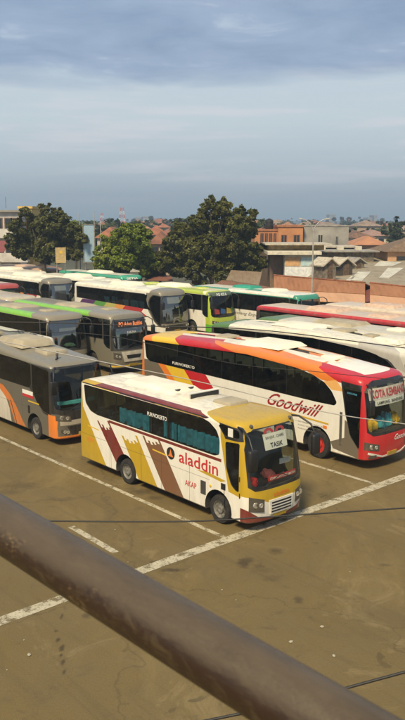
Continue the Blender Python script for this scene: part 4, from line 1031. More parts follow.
# rust-brown shed left of the awnings
root = thing('shed', 'open shed with rusty ribbed sheet roof beside the big dark tree', 'shed')
panel('roof', (atV(231, 270, 52.5), atV(262, 272, 52.5), atV(259, 285, 50), atV(226, 280, 50)), .05, corrug('rust_roof', (.2, .14, .09), (.26, .2, .13), .35, 0), root)
posts(root, [atV(231, 281, 50.3), atV(256, 284, 50.3), atV(233, 272, 52.3), atV(260, 274, 52.3)], 2.3)
root = thing('shed', 'dark brown lower roof in front of the rusty ribbed shed', 'shed')
panel('roof', (atV(222, 280, 49.8), atV(270, 287, 49.8), atV(268, 293, 48), atV(215, 284, 48)), .05, corrug('brown_roof', (.17, .08, .05), (.24, .12, .07), .3), root)
posts(root, [atV(225, 283, 48.4), atV(262, 290, 48.4)], 1.9)
root = thing('shed', 'small reddish brown roof peeping between the teal coach and the dark tree', 'shed')
panel('roof', (atV(150, 273, 52), atV(172, 276, 52), atV(173, 281, 49.5), atV(144, 280, 49.5)), .05, corrug('redbrown_roof', (.19, .075, .045), (.24, .1, .06), .3), root)
posts(root, [atV(150, 279, 50), atV(168, 280, 50)], 2)
root = thing('shed', 'long low orange brown roof behind the leftmost cream roofed coaches', 'shed')
panel('roof', (atV(-30, 252, 54), atV(62, 268, 54), atV(60, 273.5, 51), atV(-30, 258, 51)), .05, corrug('orangebrown_roof', (.3, .15, .09), (.38, .2, .12), .3), root)
posts(root, [atV(0, 262, 51.5), atV(50, 270, 51.5)], 2)

def block(name, label, cat, x0, x1, ytop, Y, depth, material, zbot=0, rz=0., windows=(), roof=None, extra=None):
    """box building whose front face spans photo columns x0..x1 at distance Y"""
    p0, p1 = atY(x0, 300, Y), atY(x1, 300, Y); h = atY((x0+x1)/2, ytop, Y).z; w = (p1.x-p0.x)
    root = thing(name, label, cat, ((p0.x+p1.x)/2, Y+depth/2, 0), rz)
    MB().box((-w/2, -depth/2, zbot), (w/2, depth/2, h)).obj('wall', material, root)
    for (a, b, z0, z1, wm) in windows:              # fractions of width, metres
        xa, xb = -w/2+w*a, -w/2+w*b
        f = MB()
        e = .07
        f.box((xa-e, -depth/2-.05, z0-e), (xb+e, -depth/2+.01, z0)).box((xa-e, -depth/2-.05, z1), (xb+e, -depth/2+.01, z1+e))
        f.box((xa-e, -depth/2-.05, z0), (xa, -depth/2+.01, z1)).box((xb, -depth/2-.05, z0), (xb+e, -depth/2+.01, z1)).box(((xa+xb)/2-.03, -depth/2-.04, z0), ((xa+xb)/2+.03, -depth/2+.01, z1))
        fo = f.obj('window', wm, root)
        MB().box((xa, -depth/2-.02, z0), (xb, -depth/2-.004, z1)).obj('pane', DARKW, fo)
    if roof:
        ov, th, rm = roof
        MB().box((-w/2-ov, -depth/2-ov, h), (w/2+ov, depth/2+ov, h+th)).obj('roof', rm, root)
    return root, w, h
ORB = mat('orange_render', (.5, .22, .09), .85, var=.12, scale=.8); ORB2 = mat('orange_trim', (.36, .15, .07), .85)
rt_, w, h = block('building', 'orange rendered building with two shuttered windows, left of the grey block', 'building', 277, 301.5, 227, 95, 7, ORB,
      windows=[(.14, .34, 5.4, 6.7, ORB2), (.64, .86, 5.3, 6.7, ORB2)], roof=(.12, .22, ORB2))
rt_, w, h = block('building', 'lower orange building with a row of narrow windows under the water tank', 'building', 254, 276.6, 231, 95.5, 7, ORB,
      windows=[(.25, .38, 5.6, 6.9, ORB2), (.45, .56, 5.6, 6.9, ORB2), (.64, .75, 5.6, 6.9, ORB2), (.83, .93, 5.6, 6.9, ORB2)], roof=(.12, .2, ORB2))
GB = mat('grey_render', (.33, .31, .27), .9, var=.2, scale=.6)
rt_, w, h = block('building', 'plain grey rendered block with two small windows, right of the orange building', 'building', 302, 346.5, 226.5, 96, 8, GB,
      windows=[(.33, .42, 5.5, 6.7, GB), (.72, .77, 5.5, 6.5, GB)], roof=(.06, .15, CONC))
for k, x in enumerate((332.5, 338)):
    p = atY(x, 226, 97)
    pass
# water tank
p = atY(269.5, 226.8, 97)
root = thing('water_tank', 'black cylindrical water tank on the lower orange building roof', 'water tank', (p.x, 97.5, h))
hz = atY(269.5, 231, 95.5).z+.2
root.location.z = hz
MB().lathe([(.0, .48), (.1, .52), (.35, .5), (.4, .53), (.75, .5), (.8, .53), (1.05, .5), (1.2, .3), (1.24, .16)], 20, 'z').obj('tank', BLACK, root, smooth=30)
MB().lathe([(1.22, .17), (1.3, .15)], 14, 'z').obj('lid', DKGREY, root)
def antenna(label, x, ytop, Y, zb, cat='antenna', material=STEEL, r=.03, bars=True, group=None):
    p = atY(x, ytop, Y); root = thing(cat.replace(' ', '_'), label, cat, (p.x, Y, zb), 0, group)
    MB().tube([(0, 0, 0), (0, 0, p.z-zb)], r, 6).obj('mast', material, root)
    if bars:
        m = MB()
        for k in range(5): m.tube([(-.9+k*.35, 0, p.z-zb-.25), (-.9+k*.35, .6, p.z-zb-.25)], .02, 4)
        m.tube([(-1, .3, p.z-zb-.25), (.8, .3, p.z-zb-.25)], .02, 4); m.obj('crossbar', material, root)
    return root
antenna('television antenna on the orange building roof', 285.5, 219, 97, h+.1)

FASC0 = mat('pale_fascia', (.5, .44, .34), .8, var=.2)
root, w, h = block('kiosk', 'pale kiosk with an orange and a light blue wall panel under a white canopy', 'kiosk', 284, 315, 254, 74, 5, PLASTER)
z1 = h-.1; z0 = z1-1.0
MB().box((-w*.48, -2.56, z0), (-w*.02, -2.51, z1-.2)).obj('wall_panel', mat('poster_orange', (.62, .36, .16), .7), root)
MB().box((w*.02, -2.56, z0), (w*.48, -2.51, z1-.2)).obj('wall_panel', mat('poster_blue', (.45, .6, .6), .7), root)
MB().box((-w*.5, -2.58, 2.0), (w*.5, -2.515, z0-.08)).obj('wall_panel', mat('poster_pale', (.75, .75, .72), .7), root)
p0, p1 = atY(269, 252, 72), atY(324, 255, 72)
cz = p0.z
m = MB(); m.box((p0.x-root.location.x, -3.1, cz-.32), (p1.x-root.location.x, 3, cz-.02)); m.obj('canopy', mat('canopy_white', (.66, .6, .46), .8, var=.15), root)
m = MB(); m.box((p0.x-root.location.x+.3, -.5, cz), (p1.x-root.location.x+.6, 4, cz+.5)); m.obj('upper_wall', mat('dark_yellow_wall', (.4, .3, .15), .85, var=.35, scale=1.5), root)
m = MB(); m.box((p0.x-root.location.x-.1, -1.4, cz+.52), (p1.x-root.location.x+1.2, 4.4, cz+.64)); m.obj('upper_roof', FASC0, root)
m = MB().box((-w/2-1.2, -.9, 0), (-w/2-.05, 2, cz-.5)); m.obj('side_wall', mat('brown_side', (.22, .15, .1), .9), root)
# row of gabled stalls
def gable(label, x, y, Y, w, d, hw, hr, wall, roof, rz=0., name='stall', cat='stall', door=True, group=None):
    p = atY(x, y, Y); root = thing(name, label, cat, (p.x, Y, 0), rz, group); e = p.z-hr
    MB().prism([(-w/2, 0), (w/2, 0), (w/2, e), (0, p.z-.08), (-w/2, e)], 'y', -d/2, d/2).obj('wall', wall, root)
    m = MB(); o_ = .25
    for s in (-1, 1):
        q = [(0, p.z), (s*(w/2+o_), e-o_*hr/(w/2)), (s*(w/2+o_), e-o_*hr/(w/2)-.1), (0, p.z-.12)]
        m.prism(q, 'y', -d/2-o_, d/2+o_)
    m.obj('roof', roof, root)
    if door:
        dr = MB().box((-w*.22, -d/2-.03, e-1.6), (w*.22, -d/2+.01, e-.1)).obj('door', WOODM, root)
    return root
FASC = mat('pale_fascia', (.5, .44, .34), .8, var=.2); TIMB = mat('grey_timber', (.2, .165, .12), .9, var=.35, scale=3)
gable('small gabled timber stall with pale fascia, nearest the lamp post', 325, 257, 66, 1.15, 1.6, 2, .45, TIMB, FASC, R(25))
gable('small gabled stall with walls darkened as an opening, middle of the three stalls', 341, 257, 70, 1.4, 1.6, 2, .5, mat('opening_shade', (.06, .05, .04), .9), FASC, R(25))  # solid wall, the shade of an open front put into its colour
gable('smallest gabled stall at the right of the three stalls', 354, 257, 76, 1.3, 1.6, 2, .4, TIMB, CONC, R(25))
block('shack', 'low flat roofed shack behind the gabled stalls', 'shack', 318, 372, 252, 82, 4, TIMB, roof=(.5, .12, CONC))
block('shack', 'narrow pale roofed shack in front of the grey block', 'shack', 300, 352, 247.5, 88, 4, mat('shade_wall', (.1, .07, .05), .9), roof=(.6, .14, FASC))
for k, (x, y) in enumerate(((322, 251), (340, 252), (358, 252))):
    p = atY(x, y, 84); o = MB().box((-.35, -.3, 0), (.35, .3, .4)).obj('box', PLASTER, bevel=.03); o.location = (p.x, 84, atY(345, 252, 82).z+.12)
    tag(o, ['pale roof box leftmost on the shacks roof', 'pale roof box in the middle of the shacks roof', 'pale roof box rightmost on the shacks roof'][k], 'roof box', 'pale boxes on the shack roof')

block('shack', 'dark filler shack added between the big tree and the pale kiosk', 'shack', 252, 277, 246, 90, 4, mat('shade_wall', (.1, .07, .05), .9), roof=(.4, .14, mat('shack_sheet', (.3, .25, .18), .85)))  # added block hiding the lower orange facade, shade put into its wall colour
# houses
def hip_house(label, x0, x1, yeave, yridge, Y, d, wall, roof, rz=0., group=None, name='house', wins=True, cat='house'):
    p0, p1 = atY(x0, 300, Y), atY(x1, 300, Y); w = p1.x-p0.x; e = atY(x0, yeave, Y).z; r = atY(x0, yridge, Y).z
    root = thing(name, label, cat, ((p0.x+p1.x)/2, Y+d/2, 0), rz, group)
    MB().box((-w/2, -d/2, 0), (w/2, d/2, e-.04)).obj('wall', wall, root)
    o = .5; k = min(w, d)/2
    if w >= d: rg = [(-w/2+k*.9, 0, r), (w/2-k*.9, 0, r)]
    else: rg = [(0, -d/2+k*.9, r), (0, d/2-k*.9, r)]
    b = [(-w/2-o, -d/2-o, e), (w/2+o, -d/2-o, e), (w/2+o, d/2+o, e), (-w/2-o, d/2+o, e)]
    m = MB()
    if w >= d: m.add(b+rg, [(0, 1, 5, 4), (1, 2, 5), (2, 3, 4, 5), (3, 0, 4), (3, 2, 1, 0)])
    else: m.add(b+rg, [(0, 1, 4), (1, 2, 5, 4), (2, 3, 5), (3, 0, 4, 5), (3, 2, 1, 0)])
    m.obj('roof', roof, root)
    if wins:
        for f in (.25, .7):
            xa = -w/2+w*f
            MB().box((xa-.5, -d/2-.04, e-1.5), (xa+.5, -d/2+.01, e-.5)).obj('window', DARKW, root)
    return root
PEACH = mat('peach_render', (.52, .3, .16), .85, var=.1); TILEB = mat('brown_tiles', (.2, .13, .075), .85, var=.25, scale=3)
hip_house('house with large brown hipped roof and peach wall at the right edge', 386, 440, 251.5, 239, 82, 7, PEACH, TILEB)
hip_house('orange walled house with low orange roof behind the warehouse', 353, 385, 245, 236.5, 112, 7, PEACH, TERRA)
hip_house('house with brown roof just right of the grey block', 346, 372, 238, 231.5, 135, 8, PLASTER, RUST)
hip_house('pinkish roofed house near the spreading tree', 362, 386, 236, 230, 150, 8, PLASTER, mat('pink_tiles', (.32, .2, .16), .85, var=.2))
block('house', 'cream walled low house in front of the brown hipped roof', 'house', 368, 390, 253, 88, 4, mat('cream_plaster', (.55, .5, .4)), windows=[(.6, .75, 3.9, 4.6, WOODM)], roof=(.2, .1, TERRA))

# left building, three floors with balconies
root, w, h = block('apartment_building', 'white three storey building with balconies at the left edge', 'building', -30, 22, 212, 100, 10, mat('white_render', (.6, .56, .5), .85, var=.15, scale=.8), roof=(.5, .25, mat('roof_slab_grey', (.3, .28, .25), .8)))
for z in (h-3.0, h-6.0):
    MB().box((-w/2, -6.2, z-.2), (w/2+1.2, -5, z)).box((-w/2, -6.2, z), (w/2+1.2, -6.05, z+.95)).obj('balcony', mat('white_render', (.6, .56, .5)), root)
for fx in (.12, .3, .46, .62, .8, .93):
    for zz, hm in ((h-2.7, 2.0), (h-5.7, 2.0), (h-8.7, 2.2)):
        xa = -w/2+w*fx
        f = MB().box((xa-.5, -5.06, zz), (xa+.5, -5.0, zz+hm)).obj('window', mat('shutter_brown', (.2, .13, .1), .8), root)
        MB().box((xa-.38, -5.09, zz+.1), (xa+.38, -5.062, zz+hm-.1)).obj('pane', DARKW, f)
YB = mat('yellow_render', (.62, .42, .12), .85, var=.12)
root, w, h = block('building', 'yellow orange building right of the white balconied one, behind the tree', 'building', 22.5, 35, 208.5, 104, 8, YB, windows=[(.25, .5, 7.4, 9.4, mat('shutter_orange', (.5, .16, .05), .8)), (.62, .82, 7.4, 9.4, mat('shutter_orange', (.5, .16, .05), .8))], roof=(.15, .3, YB))
antenna('thin mast on the white three storey building', 5.5, 197, 104, 10, 'antenna', STEEL, .04, False)
root = thing('shed', 'dark red sheet roof at the left edge below the white building', 'shed')
panel('roof', (atY(-20, 240, 92), atY(9, 241, 92), atY(4, 252, 86), atY(-20, 252, 86)), .05, mat('dark_red_sheet', (.25, .06, .05), .8), root)
posts(root, [atY(0, 250, 87)], 4)


# billboard and tan board
p = atY(89.5, 262, 84); root = thing('billboard', 'tall narrow blue grey billboard seen before the bright green tree', 'billboard', (p.x, 84, 0), R(8))
a, b = atY(83.5, 225, 84), atY(95.5, 262, 84); w = b.x-a.x
MB().box((-w/2, -.12, b.z), (w/2, .12, a.z)).obj('panel', mat('board_blue', (.3, .42, .52), .6, var=.06), root, bevel=.02)
m = MB()
for s in (-1, 1): m.box((s*w/2-.05, -.17, b.z-.1), (s*w/2+.05, .17, a.z+.1))
m.box((-w/2, -.17, a.z+.02), (w/2, .17, a.z+.1)).box((-w/2, -.17, b.z-.1), (w/2, .17, b.z-.02)); m.obj('frame', STEEL, root)
for s in (-.35, .35): MB().lathe([(0, .09), (b.z-.05, .09)], 10, 'z', (s*w, 0, 0)).obj('post', STEEL, root)
for x, yt, lb in ((79, 213, 'thin pale flag pole left of the billboard'), (94, 211, 'thin pale flag pole rising at the billboard right side'), (100.5, 222, 'short pale pole right of the billboard')):
    antenna(lb, x, yt, 86, 0, 'pole', mat('pole_pale', (.38, .38, .36), .6), .05, False)
p = atY(61, 262, 78); root = thing('signboard', 'small tan board standing at the foot of the dark left tree', 'signboard', (p.x, 78, 0))
a, b = atY(55.5, 247.5, 78), atY(66.5, 263, 78); w = b.x-a.x
MB().box((-w/2, -.08, b.z), (w/2, .08, a.z)).obj('panel', mat('board_tan', (.42, .3, .13), .7, var=.15), root, bevel=.02)
for s in (-.4, .4): MB().lathe([(0, .06), (b.z, .06)], 8, 'z', (s*w, 0, 0)).obj('post', STEEL, root)
MB().lathe([(-.1, .16), (-.085, .16)], 14, 'y', (w*.05, 0, (a.z+b.z)/2+.3)).obj('board_disc', LETG, root)

# street lamp with two arms
p = atV(312, 290, 44.5); Yl = p.y
root = thing('street_lamp', 'tall slim double armed street lamp rising through the terracotta awning', 'street lamp', (p.x, p.y, 0))
zt = atY(313, 232, Yl).z; zh = atY(313, 219.5, Yl).z; L1 = atY(300.5, 219, Yl).x-p.x; L2 = atY(328, 219, Yl).x-p.x
LP = mat('lamp_post_grey', (.42, .4, .36), .5, .3)
MB().tube([(0, 0, 0), (0, 0, zt)], .08, 10, .05).obj('pole', LP, root, smooth=60)
for Lx in (L1, L2):
    pts = [(Lx*f, 0, zt+(zh-zt)*g_) for f, g_ in ((0, -.02), (.08, .35), (.3, .72), (.6, .95), (.88, 1.05))]
    arm = MB().tube(pts, .035, 8).obj('arm', LP, root, smooth=60)
    MB().box((min(Lx*.86, Lx*1.12), -.1, zt+(zh-zt)*1.05-.05), (max(Lx*.86, Lx*1.12), .1, zt+(zh-zt)*1.05+.06)).obj('lamp_head', LP, arm, bevel=.03)

# far telecom masts and city blocks on the skyline
def lattice(label, x, ytop, Y, w=2.2):
    p = atY(x, ytop, Y); root = thing('radio_mast', label, 'radio mast', (p.x, Y, 0))
    H_ = p.z; k = 8
    for i in range(k):
        m = MB(); z0, z1 = H_*i/k, H_*(i+1)/k; w0 = w*(1-.75*i/k); w1 = w*(1-.75*(i+1)/k)
        for sx_, sy_ in ((-1, -1), (1, -1), (1, 1), (-1, 1)): m.tube([(sx_*w0/2, sy_*w0/2, z0), (sx_*w1/2, sy_*w1/2, z1)], .14, 4)
        for s in (-1, 1):
            m.tube([(-s*w0/2, -w0/2, z0), (s*w1/2, -w1/2, z1)], .09, 4); m.tube([(-w0/2, -s*w0/2, z0), (-w1/2, s*w1/2, z1)], .09, 4)
        m.obj('mast_section', mat('mast_red', (.5, .1, .07), .6) if i % 2 else mat('mast_white', (.65, .63, .6), .6), root)
lattice('tall red and white lattice mast on the skyline behind the bright green tree', 122, 207.5, 420, 5)
lattice('shorter red and white mast left of the tall one on the skyline', 102, 213, 480, 4)
lattice('thin distant mast near the spreading tree at the right', 349, 219, 600, 3.4)
FARB = mat('far_block_grey', (.3, .3, .3), .9)
for i, (x0, x1, yt, Y) in enumerate([(137, 142, 218.5, 1000), (144, 152, 217.5, 1100), (153, 158, 219.5, 1100), (327, 333, 215.5, 1300), (365, 369, 219, 1100), (371, 374, 216.5, 1100)]):
    lb = ['small grey tower block leftmost on the far skyline', 'broader grey tower block near the middle of the far skyline', 'low grey tower block right of the broad one on the skyline', 'tall hazy tower block above the grey rendered building', 'hazy low tower block far behind the warehouse', 'slim hazy tower block far behind the warehouse'][i]
    block('tower_block', lb, 'tower block', x0, x1, yt, Y, 30, FARB, windows=[], roof=(.5, 2, FARB))

# town of tiled roofs beyond
WL = [mat('far_wall_a', (.5, .45, .37), .9), mat('far_wall_b', (.42, .3, .2), .9), mat('far_wall_c', (.58, .55, .48), .9)]
RF = [mat('far_tiles_a', (.32, .12, .06), .9, var=.25, scale=.6), mat('far_tiles_b', (.24, .1, .06), .9, var=.25, scale=.6), mat('far_tiles_c', (.36, .18, .1), .9, var=.25, scale=.6), mat('far_tiles_d', (.28, .2, .14), .9, var=.25, scale=.6)]
near = [(100, 122, 238, 227, 150), (112, 135, 232, 224.5, 190), (118, 140, 244, 231, 130), (145, 166, 235, 226, 165), (151, 169, 244, 232, 118), (133, 150, 229, 223.5, 230), (152, 170, 227.5, 222.5, 260), (98, 112, 226.5, 221.8, 280), (60, 80, 232, 226, 200), (236, 256, 234, 228, 170)]
lbs = ['orange roofed house behind the left part of the bright green tree', 'tiled house just behind the tops of the bright green tree', 'steep orange roofed house half hidden by the bright green tree', 'orange roofed house between the bright tree and the big dark tree', 'nearest red roofed house left of the big dark tree', 'small tiled house in the middle distance', 'small tiled house by the big dark tree on the skyline',
       'distant tiled house near the red and white masts', 'tiled house behind the left dark tree', 'tiled house behind the right side of the big dark tree']
for i, (x0, x1, ye, yr, Y) in enumerate(near):
    hip_house(lbs[i], x0, x1, ye, yr, Y, 9, WL[i % 3], RF[i % 3], R(rnd.uniform(-14, 14)))
rr = random.Random(11)
for i in range(110):
    Y = 210+rr.random()**1.5*520; x = rr.uniform(-.33, .33)*Y; w = rr.uniform(7, 13); d = rr.uniform(7, 10); e = rr.uniform(3.2, 6.2); r = e+rr.uniform(1.6, 2.6)
    root = thing('house', 'small tiled roof house among many in the hazy town beyond the yard', 'house', (x, Y, 0), R(rr.uniform(-40, 40)), 'houses of the far town')
    MB().box((-w/2, -d/2, 0), (w/2, d/2, e-.05)).obj('wall', WL[i % 3], root)
    k = d/2*.9
    MB().add([(-w/2-.5, -d/2-.5, e), (w/2+.5, -d/2-.5, e), (w/2+.5, d/2+.5, e), (-w/2-.5, d/2+.5, e), (-w/2+k, 0, r), (w/2-k, 0, r)], [(0, 1, 5, 4), (1, 2, 5), (2, 3, 4, 5), (3, 0, 4), (3, 2, 1, 0)]).obj('roof', RF[i % 4], root)

# ================================================================== trees
def leafmat(key, c1, c2, c3):
    m = bpy.data.materials.new(key); t = nt(m)
    g_ = t.nodes.new('ShaderNodeNewGeometry'); ri = g_.outputs['Random Per Island']
    n = noise_(t, coord(t), .55, 3, .6)
    col = mix_(t, ri, c1, c2); col = mix_(t, ramp_(t, n, .5, .72, 0, .7), col, c3)
    df = t.nodes.new('ShaderNodeBsdfDiffuse'); link(t, col, df.inputs[0]); tr = t.nodes.new('ShaderNodeBsdfTranslucent'); link(t, col, tr.inputs[0])
    gl = t.nodes.new('ShaderNodeBsdfGlossy'); gl.inputs['Roughness'].default_value = .5; gl.inputs[0].default_value = (.3, .3, .26, 1)
    a = t.nodes.new('ShaderNodeMixShader'); a.inputs[0].default_value = .28; link(t, df.outputs[0], a.inputs[1]); link(t, tr.outputs[0], a.inputs[2])
    b = t.nodes.new('ShaderNodeMixShader'); b.inputs[0].default_value = .06; link(t, a.outputs[0], b.inputs[1]); link(t, gl.outputs[0], b.inputs[2])
    o = t.nodes.new('ShaderNodeOutputMaterial'); link(t, b.outputs[0], o.inputs[0]); return m
def leaves(blobs, n, size, seed, flat=.9):
    """leaf quads spread through blobs (x,y,z,r), gathered in sub-clumps"""
    rg = np.random.default_rng(seed)
    B = np.array(blobs, float); wt = B[:, 3]**2; wt /= wt.sum()
    # sub clumps on the blob surfaces
    nc = max(80, n//130); bi = rg.choice(len(B), nc, p=wt)
    d = rg.normal(size=(nc, 3)); d /= np.linalg.norm(d, axis=1)[:, None]
    rad = B[bi, 3]*(.45+.6*rg.random(nc)**.6)
    cc = B[bi, :3]+d*rad[:, None]*np.array([1, 1, flat]); cs = (.28+.4*rg.random(nc))*np.clip(B[bi, 3]*.42, .3, 1.0)
    ci = rg.integers(0, nc, n); p = cc[ci]+rg.normal(size=(n, 3))*cs[ci][:, None]*np.array([.6, .6, .4])
    nr = d[ci]+rg.normal(size=(n, 3))*.7+np.array([0, 0, .45]); nr /= np.linalg.norm(nr, axis=1)[:, None]
    a = np.cross(nr, rg.normal(size=(n, 3))); a /= np.linalg.norm(a, axis=1)[:, None]; b = np.cross(nr, a)
    s = (size*(.6+.8*rg.random(n)))[:, None]
    v = np.stack([p-a*s, p-b*s*.55+nr*s*.12, p+a*s, p+b*s*.55+nr*s*.12], 1).reshape(-1, 3)
    me = bpy.data.meshes.new('crown'); me.vertices.add(4*n); me.vertices.foreach_set('co', v.ravel())
    me.loops.add(4*n); me.loops.foreach_set('vertex_index', np.arange(4*n)); me.polygons.add(n); me.polygons.foreach_set('loop_start', np.arange(n)*4); me.polygons.foreach_set('loop_total', np.full(n, 4))
    me.update(calc_edges=True); return me
def limbs(base, blobs, r, k):
    m = MB(); z0 = min(b[2] for b in blobs)
    top = Vector((base[0], base[1], max(z0*.9, 1.2)))
    m.tube([base, (base[0]+.1, base[1], top.z*.5), top], r, 9, r*.75)
    for b in blobs[:k]:
        e = Vector(b[:3]); mid = top.lerp(e, .5)+Vector((rnd.uniform(-.3, .3), rnd.uniform(-.3, .3), .2))
        m.tube([top-Vector((0, 0, .3)), mid, e], r*.34, 6, r*.08)
    return m
def tree(name, label, Y, x0, trunk_r, spec, n, size, lm, seed, depth=2.5, group=None):
    """spec: (px, py, radius px) of the crown's masses seen in the photo, spread in depth around Y"""
    rg = random.Random(seed); p = atY(x0, 300, Y); root = thing(name, label, 'tree', (p.x, Y, 0), 0, group); bl = []
    for x, y, r in spec:
        q = atY(x, y, Y); rr_ = r/F*Y
        bl.append((q.x-p.x, rg.uniform(-depth, depth)*.5, q.z, rr_)); bl.append((q.x-p.x+rg.uniform(-.4, .4)*rr_, rg.uniform(-depth, depth), q.z-rr_*rg.uniform(0, .5), rr_*.8))
    mk('crown', leaves(bl, n, size, seed), lm, root)
    limbs((0, 0, 0), bl, trunk_r, 12).obj('trunk', mat('bark', (.09, .07, .05), .9, var=.3, scale=5), root, smooth=60)
    return root
LD = leafmat('dark_leaves', (.052, .06, .014), (.14, .14, .03), (.23, .21, .055))
LD2 = leafmat('dark_leaves_left', (.052, .06, .016), (.13, .13, .034), (.2, .19, .055))
LB = leafmat('bright_leaves', (.1, .15, .014), (.24, .29, .03), (.36, .38, .05))
LF = leafmat('far_leaves', (.05, .07, .03), (.08, .1, .04), (.09, .11, .05))
tree('tree', 'largest dark green tree with a dense uneven crown right of centre', 78, 212, .32,
     [(209, 199, 5), (214, 206, 8), (226, 203, 6), (204, 211, 8), (199, 222, 9), (221, 216, 11), (238, 213, 7), (248, 217, 8), (252, 212, 4), (207, 226, 12), (232, 226, 13), (247, 230, 10), (180, 226, 7), (187, 236, 11), (174, 240, 10), (172, 254, 11), (192, 250, 14), (212, 244, 15), (232, 244, 15), (249, 247, 12), (258, 252, 9), (175, 268, 10), (194, 268, 12), (214, 264, 14), (236, 263, 12), (252, 264, 10), (262, 262, 6), (200, 280, 8), (222, 276, 8)], 130000, .135, LD, 1)
tree('tree', 'wide dark green tree on the left, in front of the white building', 84, 45, .3,
     [(45, 205, 3.5), (46, 212, 6), (57, 213, 5), (27, 213, 6), (36, 222, 9), (50, 224, 10), (62, 221, 8), (20, 226, 8), (12, 238, 7), (28, 238, 12), (46, 240, 13), (63, 236, 11), (73, 230, 8), (80, 237, 7), (76, 250, 9), (62, 254, 9), (42, 257, 9), (20, 253, 8), (11, 247, 5)], 105000, .14, LD2, 2)
tree('tree', 'bright green bushy tree between the billboard and the big dark tree', 82, 128, .24,
     [(126, 229, 6), (136, 231, 8), (116, 234, 7), (145, 234, 6), (108, 241, 8), (123, 243, 11), (139, 245, 11), (101, 251, 7), (114, 256, 11), (131, 259, 11), (148, 257, 9), (98, 260, 6), (104, 266, 8), (120, 268, 8), (141, 269, 9), (154, 263, 6)], 90000, .13, LB, 3)
tree('tree', 'low dark shrubby tree filling the gap left of the largest tree', 84, 160, .16, [(156, 262, 7), (162, 255, 6), (160, 269, 8), (166, 263, 7), (150, 272, 6)], 30000, .14, LD, 4)
tree('spreading_tree', 'flat spreading tree above the brown hipped roof at the right edge', 150, 396, .3, [(398, 222, 5), (390, 225, 4.5), (403, 226, 5), (385, 230, 4.5), (394, 232, 6), (403, 234, 6), (386, 238, 4), (397, 240, 6), (410, 228, 6)], 12000, .26, LF, 5, depth=4)
tree('tree', 'yellowish green tree behind the billboard on the left', 130, 77, .2, [(68, 225, 5), (76, 224, 5), (84, 228, 5), (74, 232, 6), (88, 232, 5)], 9000, .24, LB, 6)
rr = random.Random(5)
protos = []
for k in range(3):
    bl = [(rr.uniform(-2.4, 2.4), rr.uniform(-2.4, 2.4), rr.uniform(2.5, 5.5), rr.uniform(1.2, 2.)) for _ in range(7)]
    protos.append((leaves(bl, 900, .5, 40+k), limbs((0, 0, 0), bl, .22, 5).mesh('trunk', 60)))
BK = mat('bark', (.09, .07, .05), .9)
for i in range(170):
    Y = 150+rr.random()**1.4*650; x = rr.uniform(-.34, .34)*Y
    root = thing('tree', 'small rounded green tree among the roofs of the far town', 'tree', (x, Y, 0), rr.uniform(0, 6), 'trees of the far town'); s = rr.uniform(.8, 1.25); root.scale = (s*1.1, s*1.1, s)
    c_, t_ = protos[i % 3]; mk('crown', c_, LF, root); mk('trunk', t_, BK, root)
# far woodland that reads as one mass
rg = np.random.default_rng(9); pts = []
for Y in (650, 850, 1150, 1500):
    for x in np.arange(-.36*Y, .36*Y, Y*.011): pts.append((x, Y+rg.uniform(-40, 40), rg.uniform(3, 5.), rg.uniform(5, 8)))
o = mk('far_woodland', leaves(pts, 26000, 1.7, 12), LF); tag(o, 'hazy band of far woodland along the horizon', kind='stuff', cat='woodland')

# ================================================================== sky, sun, air, camera
SUN_EL, SUN_AZ = 48., 200.       # azimuth measured clockwise from +Y: the sun stands behind the camera
w = bpy.data.worlds.new('World'); SC.world = w; w.use_nodes = True; t = w.node_tree; t.nodes.clear()
sky = t.nodes.new('ShaderNodeTexSky'); sky.sky_type = 'NISHITA'; sky.sun_disc = False
sky.sun_elevation = R(SUN_EL); sky.sun_rotation = R(SUN_AZ); sky.air_density = 1.2; sky.dust_density = 2.
sk = t.nodes.new('ShaderNodeVectorMath'); sk.operation = 'SCALE'; link(t, sky.outputs[0], sk.inputs[0]); sk.inputs['Scale'].default_value = .09
gc = coord(t, 'Generated'); sep = t.nodes.new('ShaderNodeSeparateXYZ'); link(t, gc, sep.inputs[0]); z = sep.outputs[2]
# cloud layer as seen on a plane overhead
den = math_(t, 'ADD', math_(t, 'MAXIMUM', z, 0.), .07)
cx_ = t.nodes.new('ShaderNodeCombineXYZ'); link(t, math_(t, 'DIVIDE', sep.outputs[0], den), cx_.inputs[0]); link(t, math_(t, 'DIVIDE', sep.outputs[1], den), cx_.inputs[1])
pl = cx_.outputs[0]
big = noise_(t, scaled(t, pl, (1, 1, 1)), .9, 6, .55, .3); fine = noise_(t, scaled(t, pl, (1, 1.1, 1)), 2.2, 6, .6, .5)
str_ = noise_(t, scaled(t, gc, (2.4, 2.4, 26)), 1.7, 5, .58, .3)
def mr(f, pts):
    n = t.nodes.new('ShaderNodeValToRGB'); link(t, f, n.inputs[0]); e = n.color_ramp.elements
    e[0].position = pts[0][0]; e[0].color = (*pts[0][1], 1); e[1].position = pts[-1][0]; e[1].color = (*pts[-1][1], 1)
    for p_, c_ in pts[1:-1]: e.new(p_).color = (*c_, 1)
    return n.outputs[0]
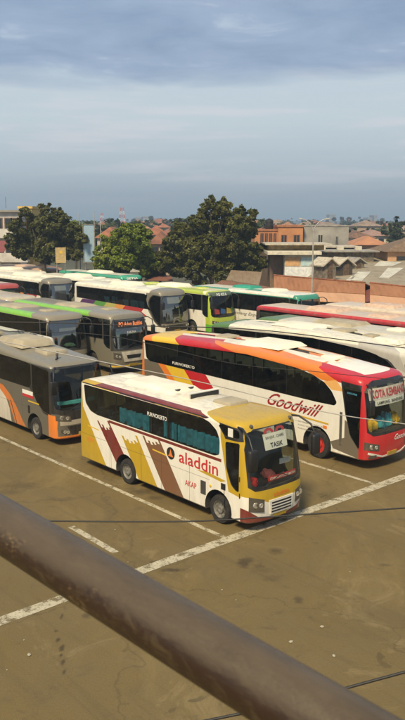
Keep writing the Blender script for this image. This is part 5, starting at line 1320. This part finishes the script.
# z: 0 horizon, .17 at 10deg, .34 at 20deg, .5 at 30deg, .57 at 35deg
base = mr(z, [(0, (.3, .40, .475)), (.022, (.39, .47, .525)), (.06, (.455, .53, .585)), (.12, (.52, .595, .635)), (.165, (.49, .57, .63)), (.3, (.42, .52, .60)), (.8, (.40, .5, .6))])
base = mix_(t, .08, base, sk.outputs[0])
wisp = ramp_(t, str_, .5, .66, 0, .6)
wisp = math_(t, 'MULTIPLY', wisp, ramp_(t, z, .012, .05))
base = mix_(t, wisp, base, (.66, .64, .67))
dk = ramp_(t, str_, .44, .28, 0, .22); base = mix_(t, math_(t, 'MULTIPLY', dk, ramp_(t, z, .2, .08)), base, (.3, .39, .47))
deck = ramp_(t, math_(t, 'ADD', z, math_(t, 'MULTIPLY', math_(t, 'SUBTRACT', big, .5), .07)), .155, .178)
hole = ramp_(t, fine, .6, .72, 1, .3)
deckc = mix_(t, ramp_(t, fine, .3, .7), (.2, .28, .42), (.31, .395, .535))
col = mix_(t, math_(t, 'MULTIPLY', math_(t, 'MULTIPLY', deck, hole), .93), base, deckc)
bg = t.nodes.new('ShaderNodeBackground'); link(t, col, bg.inputs[0]); bg.inputs[1].default_value = .91
wo = t.nodes.new('ShaderNodeOutputWorld'); link(t, bg.outputs[0], wo.inputs[0])

sl = bpy.data.lights.new('sun', 'SUN'); sl.energy = 3.9; sl.angle = R(12); sl.color = (1., .84, .56)
so = bpy.data.objects.new('sun', sl); COL.objects.link(so)
az, el = R(SUN_AZ), R(SUN_EL); sd = Vector((math.sin(az)*math.cos(el), math.cos(az)*math.cos(el), math.sin(el)))
so.rotation_euler = sd.to_track_quat('Z', 'Y').to_euler()

HAZE = True
if HAZE:
    hm = bpy.data.materials.new('haze_air'); t = nt(hm)
    pv = t.nodes.new('ShaderNodeVolumePrincipled'); pv.inputs['Color'].default_value = (.62, .78, .95, 1); pv.inputs['Density'].default_value = .0008; pv.inputs['Anisotropy'].default_value = .2
    o_ = t.nodes.new('ShaderNodeOutputMaterial'); link(t, pv.outputs[0], o_.inputs['Volume'])
    o = MB().box((-900, -30, -1.1), (900, 1800, 62)).obj('haze', hm); tag(o, kind='stuff')

cam = bpy.data.cameras.new('camera'); co = bpy.data.objects.new('camera', cam); COL.objects.link(co); SC.camera = co
co.location = (0, 0, CAMZ); co.rotation_euler = (math.pi/2-PITCH, 0, 0)
cam.sensor_fit = 'VERTICAL'; cam.sensor_height = 36; cam.lens = 36*F/720; cam.clip_start = .05; cam.clip_end = 6000
cam.dof.use_dof = True; cam.dof.focus_distance = 26; cam.dof.aperture_fstop = 18.
SC.view_settings.view_transform = 'Standard'; SC.view_settings.look = 'None'; SC.view_settings.exposure = .45; SC.view_settings.gamma = 1
SC.view_settings.use_curve_mapping = False
SC.cycles.max_bounces = 8; SC.cycles.transparent_max_bounces = 16; SC.cycles.volume_bounces = 0; SC.cycles.use_denoising = True
